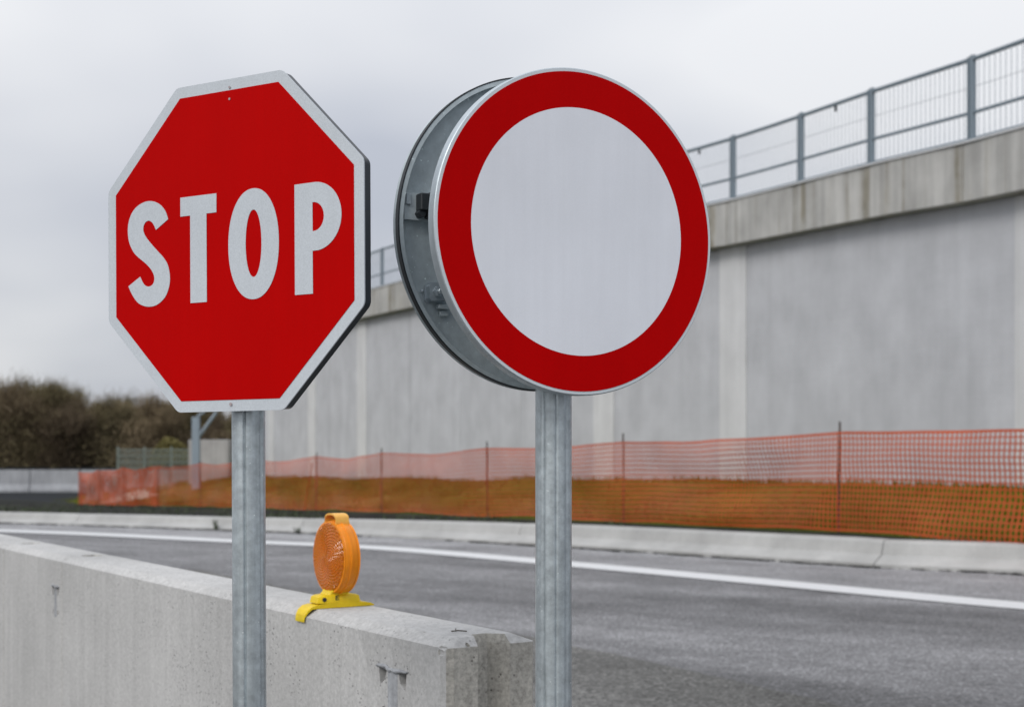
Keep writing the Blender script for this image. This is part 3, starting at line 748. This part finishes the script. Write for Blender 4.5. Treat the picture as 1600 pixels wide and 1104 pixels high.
# saddle base
b = MB(); prof = []
hw = 0.031
path = [(0.118, -0.026), (0.116, -0.014), (0.108, -0.002), (0.096, 0.007), (0.082, 0.010), (0.05, 0.014), (0.0, 0.020), (-0.05, 0.013), (-0.078, 0.009), (-0.088, 0.004)]
rings = []
for k, (x_, z_) in enumerate(path):
    th = 0.007; ww = hw if abs(x_) < 0.112 else hw*0.9
    zb = 0.001 if -0.11 < x_ < 0.084 else z_ - th
    rings.append([n*x_ + al*-ww + Z3*zb, n*x_ + al*ww + Z3*zb, n*x_ + al*ww + Z3*z_, n*x_ + al*-ww + Z3*z_])
b.rings(rings); b.build('saddle', M_yellow, lamp)
b = MB(); rr = lambda hx, hy, z, ox=0: [n*(x_*hx + 0.014) + al*(y_*hy) + Z3*z for x_, y_ in ((-1, -.8), (-.8, -1), (.8, -1), (1, -.8), (1, .8), (.8, 1), (-.8, 1), (-1, .8))]
b.rings([rr(0.064, 0.030, 0.014), rr(0.060, 0.029, 0.030), rr(0.052, 0.028, 0.034), rr(0.034, 0.026, 0.036), rr(0.029, 0.026, 0.041), rr(0.022, 0.034, 0.046), rr(0.019, 0.042, 0.050)])
b.build('socket', M_yellow, lamp, smooth=True)
b = MB(); b.lathe(n*0.060 + al*0.0292 + Z3*0.024, al, Z3, [(0.006, 0), (0.006, 0.0015), (0.003, 0.002)], 12); b.build('screw', M_dark, lamp)
b = MB()      # embossed E mark in a frame on the side of the socket
ex, ez = -0.008, 0.0275
for dx, dz, hx, hz in ((-0.0045, 0, 0.0008, 0.0055), (0, 0.005, 0.0045, 0.0008), (0, 0, 0.0035, 0.0007), (0, -0.005, 0.0045, 0.0008)):
    b.box(n*(0.014 - ex - dx)*1.0 + al*0.0302 + Z3*(ez+dz), n, al, Z3, hx, 0.0008, hz)
b.build('mark', M_dark, lamp)

# ------------------------------------------------------------------ signs
def shape2d(polys, z, th, name, mats, parent, mirror=False):
    """flat sheet piece from outlines (x right, y up in the sign's own plane), th thick, its face at depth z"""
    cu = bpy.data.curves.new(name, 'CURVE'); cu.dimensions = '2D'; cu.fill_mode = 'BOTH'; cu.extrude = th/2
    for pts in polys:
        sp = cu.splines.new('POLY'); sp.points.add(len(pts)-1)
        for k, (x_, y_) in enumerate(pts): sp.points[k].co = (x_, y_, 0, 1)
        sp.use_cyclic_u = True
    o = bpy.data.objects.new('tmp', cu); COL.objects.link(o); bpy.context.view_layer.update()
    me = bpy.data.meshes.new_from_object(o.evaluated_get(bpy.context.evaluated_depsgraph_get())); bpy.data.objects.remove(o)
    # curve plane XY -> sign plane XZ, face towards -Y
    me.transform(Matrix(((1, 0, 0, 0), (0, 0, -1, z + th/2), (0, 1, 0, 0), (0, 0, 0, 1)))); me.materials.clear(); me.materials.append(mats); me.name = name
    ob = link(name, me, parent); return ob
def octagon(ap, rad=0.0, seg=6):
    pts = []; rv = ap/math.cos(math.pi/8)
    for k in range(8):
        a = math.pi/8 + k*math.pi/4; vx = Vector((rv*math.cos(a), rv*math.sin(a)))
        if rad == 0: pts.append((vx.x, vx.y)); continue
        c = Vector((math.cos(a), math.sin(a)))*(rv - rad/math.cos(math.pi/8))
        for j in range(seg+1):
            b_ = a - math.pi/8 + (math.pi/4)*j/seg; pts.append((c.x + rad*math.cos(b_), c.y + rad*math.sin(b_)))
    return pts
def circle(r_, n_=128, c=(0, 0)): return [(c[0] + r_*math.cos(2*math.pi*k/n_), c[1] + r_*math.sin(2*math.pi*k/n_)) for k in range(n_)]
def ellipse(cx, cy, a, b_, n_=64, p=2.0):
    out = []
    for k in range(n_):
        t_ = 2*math.pi*k/n_; c_, s_ = math.cos(t_), math.sin(t_)
        out.append((cx + a*math.copysign(abs(c_)**(2/p), c_), cy + b_*math.copysign(abs(s_)**(2/p), s_)))
    return out
def catmull(pts, n_=6, sharp=()):
    out = []; N_ = len(pts)
    for i in range(N_):
        a, b_, c, d = (Vector(pts[(i+k-1) % N_]) for k in range(4))
        if i in sharp: a = 2*b_ - c
        if (i+1) % N_ in sharp: d = 2*c - b_
        for k in range(n_):
            t_ = k/n_; q = 0.5*((2*b_) + (c-a)*t_ + (2*a-5*b_+4*c-d)*t_*t_ + (3*b_-a-3*c+d)*t_**3); out.append((q.x, q.y))
    return out
def grooved_pole(z0, z1, x_, y_, rad, grooves, lean=0.0, seed=0):
    b = MB(); n_ = 144; zs = [z0 + (z1-z0)*k/40 for k in range(41)]; rings = []
    for z in zs:
        ring = []
        for k in range(n_):
            a = 2*math.pi*k/n_; rr_ = rad
            for ga, gd, gw in grooves:
                da = (a - ga + math.pi) % (2*math.pi) - math.pi
                rr_ -= gd*math.exp(-(da/gw)**2)
            ring.append(Vector((x_ + lean*(z-z0) + rr_*math.cos(a), y_ + rr_*math.sin(a), z)))
        rings.append(ring)
    b.rings(rings); return b

# --- STOP sign
SX, SY, SZ, SYAW = -0.5096, 2.5579, CAMZ + 0.3720, -0.5219
stop = empty('stop_sign', (SX + 0.0, SY, 0.0), SYAW, label='red octagonal STOP sign with white letters on a galvanised post', cat='stop sign')
plate = shape2d([octagon(0.2965, 0.018)], 0.0035, 0.019, 'sign_box', M_edge, stop); plate.location = (0, 0, SZ)
bv = plate.modifiers.new('v', 'BEVEL'); bv.width = 0.004; bv.segments = 3; bv.limit_method = 'ANGLE'; bv.angle_limit = R(50)
def onplate(polys, z, name, mat, parent, th=0.0007): return shape2d(polys, z, th, name, mat, parent)
fp = onplate([octagon(0.2985, 0.020)], 0.0006, 'border', M_white, plate, 0.0028)
rf = onplate([octagon(0.278)], -0.0002, 'red_face', M_red, plate)
S_ = [(-0.1446, 0.0591), (-0.1525, 0.0758), (-0.1682, 0.09), (-0.1907, 0.0968), (-0.2135, 0.0936), (-0.2319, 0.0828), (-0.2431, 0.0654), (-0.2465, 0.0453), (-0.2438, 0.0264), (-0.2369, 0.0117), (-0.2255, -0.0018), (-0.2004, -0.0195), (-0.1866, -0.0324), (-0.1800, -0.0445), (-0.1808, -0.0545), (-0.1866, -0.0608), (-0.1961, -0.0622), (-0.2061, -0.0572), (-0.2156, -0.0427), (-0.2456, -0.0587), (-0.2351, -0.0763), (-0.2191, -0.0925), (-0.1963, -0.0998), (-0.1737, -0.0975), (-0.1534, -0.0846), (-0.143, -0.0653), (-0.1411, -0.0455), (-0.1464, -0.0251), (-0.1575, -0.0103), (-0.1709, 0.0018), (-0.1911, 0.0205), (-0.2037, 0.0351), (-0.2073, 0.0472), (-0.2023, 0.0575), (-0.1923, 0.0603), (-0.1828, 0.0544), (-0.1752, 0.0417)]
T_ = [(-0.1145, 0.0957), (-0.0279, 0.0957), (-0.0279, 0.0613), (-0.0516, 0.0613), (-0.0514, -0.0992), (-0.0907, -0.0992), (-0.0907, 0.0609), (-0.1145, 0.0609)]
P_ = [(0.1508, 0.0933), (0.1950, 0.0937)] + [(0.1950 + 0.0572*math.sin(t_), 0.0343 + 0.0594*math.cos(t_)) for t_ in [math.pi*k/24 for k in range(1, 24)]] + [(0.19, -0.0248), (0.1903, -0.0990), (0.1510, -0.0990)]
Pi = [(0.19, 0.0592)] + [(0.1925 + 0.0222*math.sin(t_), 0.0343 + 0.0250*math.cos(t_)) for t_ in [math.pi*k/16 for k in range(0, 17)]] + [(0.19, 0.0092)]
for polys in ([catmull(S_, 5, (0, 18, 19, 36))], [T_], [ellipse(0.0578, -0.0022, 0.0578, 0.0985, 80, 2.12), ellipse(0.0583, -0.0014, 0.0182, 0.0598, 60, 2.05)], [P_, Pi]):
    onplate(polys, -0.001, 'letter', M_white, plate)
for zz in (0.283, 0.262, -0.286):
    onplate([circle(0.0022 if zz > 0 else 0.003, 14, (0.004, zz))], -0.0014, 'rivet', M_scratch, plate)
# clamps behind
b = MB()
for z in (0.17, -0.17):
    b.box((0.0, 0.024, z), (1, 0, 0), (0, 1, 0), Z3, 0.22, 0.006, 0.02, bev=0.002)
    b.lathe((0, 0.062, z-0.018), Z3, (1, 0, 0), [(0.0355, 0), (0.0355, 0.036)], 32)
b.build('clamp', M_plate, plate)
yl = 0.062
b = grooved_pole(0.0, SZ + 0.24, -0.0085, yl, 0.0305, [(R(270) - SYAW - R(3.5), 0.0045, 0.06), (R(270) - SYAW + R(40), 0.0007, 0.2), (R(90), 0.003, 0.07), (R(180), 0.003, 0.07), (R(0), 0.003, 0.07)], lean=0.0)
b.build('post', M_pole, stop, smooth=True)
stop.rotation_euler = (0, R(-0.3), SYAW)
# keep the plate where it was measured after leaning
stop.location.x += math.tan(R(0.3))*SZ*math.cos(SYAW); stop.location.y += math.tan(R(0.3))*SZ*math.sin(SYAW)

# --- round sign: red ring on white, a second round sign mounted back to back behind it
DX, DY, DZ, DYAW = 0.1251, 2.6141, CAMZ + 0.4041, 0.5158
rs = empty('round_sign', (DX, DY, 0), DYAW, label='round white sign with a red ring, backed by a second disc, on a galvanised post', cat='road sign')
disc = empty('sign_disc', (0, 0, DZ)); disc.parent = rs
bpy.data.objects.remove(disc)
b = MB(); b.lathe((0, 0, 0), (0, 1, 0), (1, 0, 0), [(0.2984, 0.0), (0.2998, 0.0012), (0.3004, 0.004), (0.3003, 0.0205), (0.2985, 0.0222), (0.290, 0.0222), (0.2895, 0.004), (0.02, 0.0035)], 160)
disc = b.build('sign_disc', M_alu, rs, smooth=True); disc.location = (0, 0, DZ)
onplate([circle(0.2982, 160)], -0.0006, 'border', M_border, disc)
onplate([circle(0.2927, 160), circle(0.2274, 160)], -0.0013, 'red_ring', M_ringred, disc)
onplate([circle(0.2272, 160)], -0.0014, 'white_field', M_field, disc)
# rear disc: its back towards us, rim folded forward
RO = 0.167
b = MB(); b.lathe((0, 0, 0), (0, 1, 0), (1, 0, 0), [(0.2905, -0.0235), (0.2995, -0.0235), (0.3005, -0.022), (0.3005, -0.001), (0.2985, 0.0005), (0.01, 0.0005)], 160, caps=False)
b.poly([Vector((0.01*math.cos(2*math.pi*k/160), 0.0005, 0.01*math.sin(2*math.pi*k/160))) for k in range(160)])
b.rings([[Vector((r_*math.cos(2*math.pi*k/160), y_, r_*math.sin(2*math.pi*k/160))) for k in range(160)] for r_, y_ in ((0.2905, -0.0235), (0.2900, -0.0215), (0.2985, -0.020), (0.2978, -0.004), (0.294, -0.0025), (0.01, -0.0025))], caps=False)
b.poly([Vector((0.01*math.cos(2*math.pi*k/160), -0.0025, 0.01*math.sin(2*math.pi*k/160))) for k in range(160)])
rear = b.build('rear_disc', M_plate, rs, smooth=True); rear.location = (0.0, RO, DZ + 0.014)
b = MB(); rows = [[Vector(((r_)*math.cos(2*math.pi*k/160), y_, (r_)*math.sin(2*math.pi*k/160))) for k in range(160)] for r_, y_ in ((0.2985, -0.0240), (0.3012, -0.0240), (0.3012, -0.012), (0.3009, -0.012))]
b.rings(rows, caps=False); b.build('rim', M_dark, rear, smooth=True)
# channel across the rear disc's back and its clamp
def channel(z, x0, x1, dark):
    b = MB(); X, Y = Vector((1, 0, 0)), Vector((0, 1, 0)); xc, hx = (x0+x1)/2, (x1-x0)/2
    b.box((xc, -0.0075, z+0.024), X, Y, Z3, hx, 0.005, 0.0012); b.box((xc, -0.0125, z), X, Y, Z3, hx, 0.0012, 0.0252)
    b.box((xc, -0.0075, z-0.024), X, Y, Z3, hx, 0.005, 0.0012)
    return b
ch = channel(0.034, -0.284, 0.284, True).build('channel', M_plate, rear)
b = MB(); X, Y = Vector((1, 0, 0)), Vector((0, 1, 0))
b.box((-0.250, -0.026, 0.040), X, Y, Z3, 0.011, 0.012, 0.016, bev=0.002); b.box((-0.228, -0.026, 0.051), X, Y, Z3, 0.016, 0.014, 0.007, bev=0.002)
b.box((-0.224, -0.022, 0.031), X, Y, Z3, 0.020, 0.008, 0.020, bev=0.002); b.lathe((-0.255, -0.02, 0.020), (0, 1, 0), X, [(0.008, -0.012), (0.008, 0.006)], 6)
b.build('channel_bracket', M_dark, ch)
b = MB(); b.box((-0.277, -0.016, 0.046), X, Y, Z3, 0.005, 0.003, 0.010, bev=0.001); b.build('channel_end', M_alu, ch)
ch2 = channel(-0.17, -0.2, 0.2, False); 
cb = MB(); cb.rings([[Vector((-0.222 + dx, y_, -0.122 + dz)) for dx, dz in ((-.014, -.012), (-.010, -.017), (.020, -.015), (.022, .012), (.004, .017), (-.010, .015), (-.014, .010))] for y_ in (-0.003, -0.022)])
cb.rings([[Vector((-0.222 + dx, y_, -0.122 + dz)) for dx, dz in ((-.0165, -.0145), (-.012, -.0195), (.023, -.018), (.025, .015), (.005, .020), (-.012, .0175), (-.0165, .012))] for y_ in (-0.0031, -0.006)])
cl = cb.build('clamp', M_alu, rear, smooth=True)
b = MB(); b.lathe((-0.220, -0.022, -0.122), (0, -1, 0), X, [(0.010, 0), (0.010, 0.007), (0.0055, 0.0072), (0.0055, 0.014), (0.004, 0.015)], 6)
b.lathe((-0.243, -0.003, -0.120), (0, -1, 0), X, [(0.003, 0), (0.003, 0.003), (0.001, 0.004)], 8); b.build('bolt', M_alu, cl)
b = MB(); b.box((-0.203, -0.01, -0.148), X, Y, Z3, 0.012, 0.007, 0.004, bev=0.001); b.box((-0.200, -0.006, -0.160), X, Y, Z3, 0.009, 0.004, 0.005, bev=0.001); b.build('clamp_tongue', M_plate, cl)
# pole and pole clamps between the discs
yp = 0.094; rp_ = 0.0345; px0 = -0.0
b = grooved_pole(0.0, DZ + 0.22, px0, yp, rp_, [(R(270) - DYAW - R(35), 0.0028, 0.07), (R(270) - DYAW + R(7), 0.0026, 0.06), (R(270) - DYAW + R(44), 0.0016, 0.12), (R(90), 0.003, 0.07), (R(20), 0.003, 0.07)])
b.build('post', M_pole, rs, smooth=True)
b = MB()
for z in (0.055, -0.17):
    b.lathe((px0, yp, DZ + z - 0.02), Z3, X, [(rp_+0.003, 0), (rp_+0.003, 0.04)], 40)
    b.box((px0, 0.042, DZ + z), X, Y, Z3, 0.03, 0.022, 0.02); b.box((px0, 0.142, DZ + z), X, Y, Z3, 0.03, 0.014, 0.02)
b.build('pole_clamp', M_dark, rs)

# ------------------------------------------------------------------ things beyond the fence at the left
def ground_at(x, y): return interp(y, [26, 40, 55, 80, 100], [-0.25, -0.5, -0.72, -0.1, 0.35])
# pale concrete safety barrier along the far road
gb = empty('far_road_barrier', (-24, 62, -0.55), R(2), label='pale grey road barrier running behind the left end of the orange net', cat='road barrier')
for k in range(-4, 4):
    b = MB(); prof = [(-0.30, 0), (-0.30, 0.12), (-0.14, 0.36), (-0.10, 0.98), (0.10, 0.98), (0.14, 0.36), (0.30, 0.12), (0.30, 0)]
    rows = [[Vector((k*3.0 + x_, y_, z_)) for y_, z_ in prof] for x_ in (0.02, 2.98)]
    b.rings(rows); b.build('barrier_segment', M_farbar, gb)
# low concrete side wall beyond the end of the retaining wall
b = MB(); b.box((-10.9, 51.6, 0.6), Vector((0.97, -0.24, 0)), Vector((0.24, 0.97, 0)), Z3, 0.80, 0.25, 1.05, bev=0.02)
tag(b.build('side_wall', M_block), 'low pale grey concrete wall end just left of the stop sign post', 'concrete wall')
# blue-grey steel frame: post with a diagonal brace
fr = empty('steel_frame', (-11.0, 49.5, 0.0), label='blue-grey steel post with a diagonal brace beside the low concrete wall', cat='steel frame')
b = MB(); b.box((0, 0, 1.0), X, Y, Z3, 0.13, 0.09, 1.42, bev=0.01); b.build('post', M_frame, fr)
b = MB(); b.tube([(0.08, 0, 1.72), (0.72, 0, 2.6)], 0.06, 6); b.tube([(0.05, 0, 2.45), (0.3, 0, 2.6)], 0.045, 6); b.build('brace', M_frame, fr)
# green mesh fence
gf = empty('green_mesh_fence', (-14.0, 54.0, 0.0), R(-6), label='low green wire mesh fence panel behind the orange net below the yellow shrub', cat='mesh fence')
for x_ in (-1.0, 0.05, 1.1, 2.1):
    b = MB(); b.box((x_, 0, 0.35), X, Y, Z3, 0.03, 0.03, 1.05); b.build('post', M_gfence, gf)
b = MB()
for k in range(63): b.box((-1.0 + 0.05*k, -0.04, 0.45), X, Y, Z3, 0.007, 0.006, 0.88)
for k in range(8): b.box((0.55, -0.05, -0.35 + 0.235*k), X, Y, Z3, 1.56, 0.006, 0.012)
b.build('mesh_panel', M_gfence, gf)
# sand heap and pale blocks behind the net
sp = MB(); rows = []
for k in range(12):
    r_ = 1 - k/11.5; rows.append([Vector((1.7*r_*math.cos(a)*(1+0.15*mnoise.noise((math.cos(a)*2, math.sin(a)*2, k*.3))), 1.0*r_*math.sin(a), 0.62*(1-r_)**0.85)) for a in [2*math.pi*j/36 for j in range(36)]])
sp.rings(rows, caps=False); o = sp.build('sand_heap', M_sand, smooth=True); o.location = (-13.1, 50.2, -0.72)
tag(o, 'heap of pale sand behind the left end of the orange net', 'sand heap')
for (x_, y_, z_, lab) in ((-15.9, 54.2, -0.75, 'pale upright concrete slab leftmost behind the orange net'), (-14.95, 54.0, -0.75, 'pale upright concrete slab next right behind the orange net')):
    b = MB(); b.box((0, 0, 0.55), X, Y, Z3, 0.30, 0.15, 0.56, bev=0.02); b.box((0, 0, 0.06), X, Y, Z3, 0.42, 0.28, 0.06, bev=0.01)
    o = tag(b.build('concrete_slab', M_block), lab, 'concrete slab', 'concrete slabs behind the net'); o.location = (x_, y_, z_)

# ------------------------------------------------------------------ bare thicket on the horizon
def tree_mesh(seed, h, wd, nleaf):
    rn = random.Random(seed); t = MB(); br = []
    def branch(p, d, l, r_, depth):
        q = p + d*l; mid = p + d*l*0.5 + Vector((rn.uniform(-1, 1), rn.uniform(-1, 1), 0))*l*0.05
        t.tube([p, mid, q], [r_, r_*0.8, r_*0.6], 5 if depth < 2 else 3); br.append((p, q, depth))
        if depth >= 4: return
        for k in range(3 if depth < 3 else 2):
            dv = (d + Vector((rn.uniform(-1, 1), rn.uniform(-1, 1), rn.uniform(-0.15, 0.7)))*0.75).normalized()
            branch(p.lerp(q, rn.uniform(0.55, 1.0)), dv, l*rn.uniform(0.6, 0.82), r_*0.55, depth+1)
    for s_ in range(rn.randint(2, 4)):
        branch(Vector((rn.uniform(-.4, .4)*wd*0.3, rn.uniform(-.4, .4), 0)), Vector((rn.uniform(-.35, .35), rn.uniform(-.3, .3), 1)).normalized(), h*rn.uniform(0.26, 0.36), 0.09, 0)
    c = MB(); ends = [b_ for b_ in br if b_[2] >= 2]
    for k in range(nleaf):
        p, q, _ = rn.choice(ends); o_ = p.lerp(q, rn.random()) + Vector((rn.gauss(0, .28), rn.gauss(0, .28), rn.gauss(0, .22)))
        if o_.z < 0.1: o_.z = rn.uniform(0.1, 1.2)
        d = Vector((rn.uniform(-.7, .7), rn.uniform(-.7, .7), rn.uniform(0.2, 1.2))).normalized(); s_ = d.orthogonal().normalized()
        s_ = (s_ + d.cross(s_)*rn.uniform(-1, 1)).normalized(); l = rn.uniform(0.2, 0.65); ww = rn.uniform(0.006, 0.019)
        c.tri(o_ - s_*ww, o_ + s_*ww, o_ + d*l)
    zt0 = max(q.z for p, q, d_ in ends)
    for k in range(420):           # thin shoots standing up out of the crown
        p, q, _ = rn.choice(ends)
        if q.z < 0.55*zt0: continue
        d = Vector((rn.uniform(-.3, .3), rn.uniform(-.3, .3), 1)).normalized(); s_ = d.orthogonal().normalized()
        s_ = (s_ + d.cross(s_)*rn.uniform(-1, 1)).normalized()*0.012; o_ = q + Vector((rn.gauss(0, .3), rn.gauss(0, .3), 0)); c.tri(o_ - s_, o_ + s_, o_ + d*rn.uniform(0.4, 1.1))
    for k in range(nleaf//2):      # low scrub at the foot
        x_ = rn.gauss(0, wd*0.30); y_ = rn.gauss(0, 0.9); z_ = rn.random()**1.3*h*0.55; o_ = Vector((x_, y_, z_))
        d = Vector((rn.uniform(-.8, .8), rn.uniform(-.8, .8), rn.uniform(0.1, 1))).normalized(); s_ = d.orthogonal().normalized(); l = rn.uniform(0.2, 0.7); ww = rn.uniform(0.01, 0.035)
        c.tri(o_ - s_*ww, o_ + s_*ww, o_ + d*l)
    zt = max(v_[2] for v_ in c.v); k_ = h/zt
    t.v = [(a, b_, z_*k_) for a, b_, z_ in t.v]; c.v = [(a, b_, z_*k_) for a, b_, z_ in c.v]
    return t, c
variants = []
for i in range(5):
    t, c = tree_mesh(40+i, 6.0, 5.0, 13000)
    variants.append((t, c))
first = {}
rnt = random.Random(9); spots = []
x_ = -62
while x_ < -9.5:
    spots.append((x_, rnt.uniform(92, 100), 1)); x_ += rnt.uniform(1.5, 2.4)
x_ = -70
while x_ < -8:
    spots.append((x_, rnt.uniform(108, 116), 1.12)); x_ += rnt.uniform(2.0, 3.2)
for k, (x_, y_, sc) in enumerate(spots):
    i = k % 5
    u = x_/y_*2222 + 800
    hh = interp(u, [-400, -50, 20, 60, 130, 200, 260, 400, 600], [8.2, 7.9, 7.3, 6.4, 5.5, 5.3, 5.4, 4.7, 4.2]) * rnt.uniform(0.86, 1.08)
    if i not in first:
        root = empty('bare_tree', (0, 0, 0), label='bare brown-olive scrub tree of the thicket on the horizon at left', cat='tree', group='thicket of bare trees at the left')
        t, c = variants[i]; t.build('trunk', M_bark, root, fix=False); c.build('crown', M_twig[i % 3], root, fix=False); first[i] = root; o = root
    else: o = copy_tree(first[i])
    o.location = (x_, y_, ground_at(x_, min(y_, 100)) - 0.05); o.rotation_euler = (0, 0, rnt.uniform(0, 6.28)); s_ = hh*sc/6.0; o.scale = (s_*1.1, s_*1.1, s_)
# yellow-green shrub
sh = empty('yellow_shrub', (-18.3, 76, -0.2), label='rounded yellow-green shrub in front of the dark thicket above the green mesh fence', cat='shrub')
b = MB(); rn = random.Random(2)
for k in range(2600):
    a, e_ = rn.uniform(0, 6.28), math.asin(rn.uniform(-0.1, 1)); r_ = rn.uniform(0.7, 1.0)*(1+0.2*mnoise.noise((a, e_*2, 0)))
    o_ = Vector((1.0*r_*math.cos(a)*math.cos(e_), 0.8*r_*math.sin(a)*math.cos(e_), 0.8 + 1.3*r_*math.sin(e_)))
    d = Vector((rn.uniform(-1, 1), rn.uniform(-1, 1), rn.uniform(-.2, 1))).normalized(); s_ = d.orthogonal().normalized()
    b.quad(o_ - s_*0.03, o_ + s_*0.03, o_ + d*0.14 + s_*0.03, o_ + d*0.14 - s_*0.03)
b.build('crown', M_ygreen, sh, fix=False)
b = MB()
for k in range(5): b.tube([(0, 0, 0), (rn.uniform(-.4, .4), rn.uniform(-.3, .3), 1.2)], [0.05, 0.02], 5)
b.build('trunk', M_bark, sh)
bpy.context.view_layer.update()
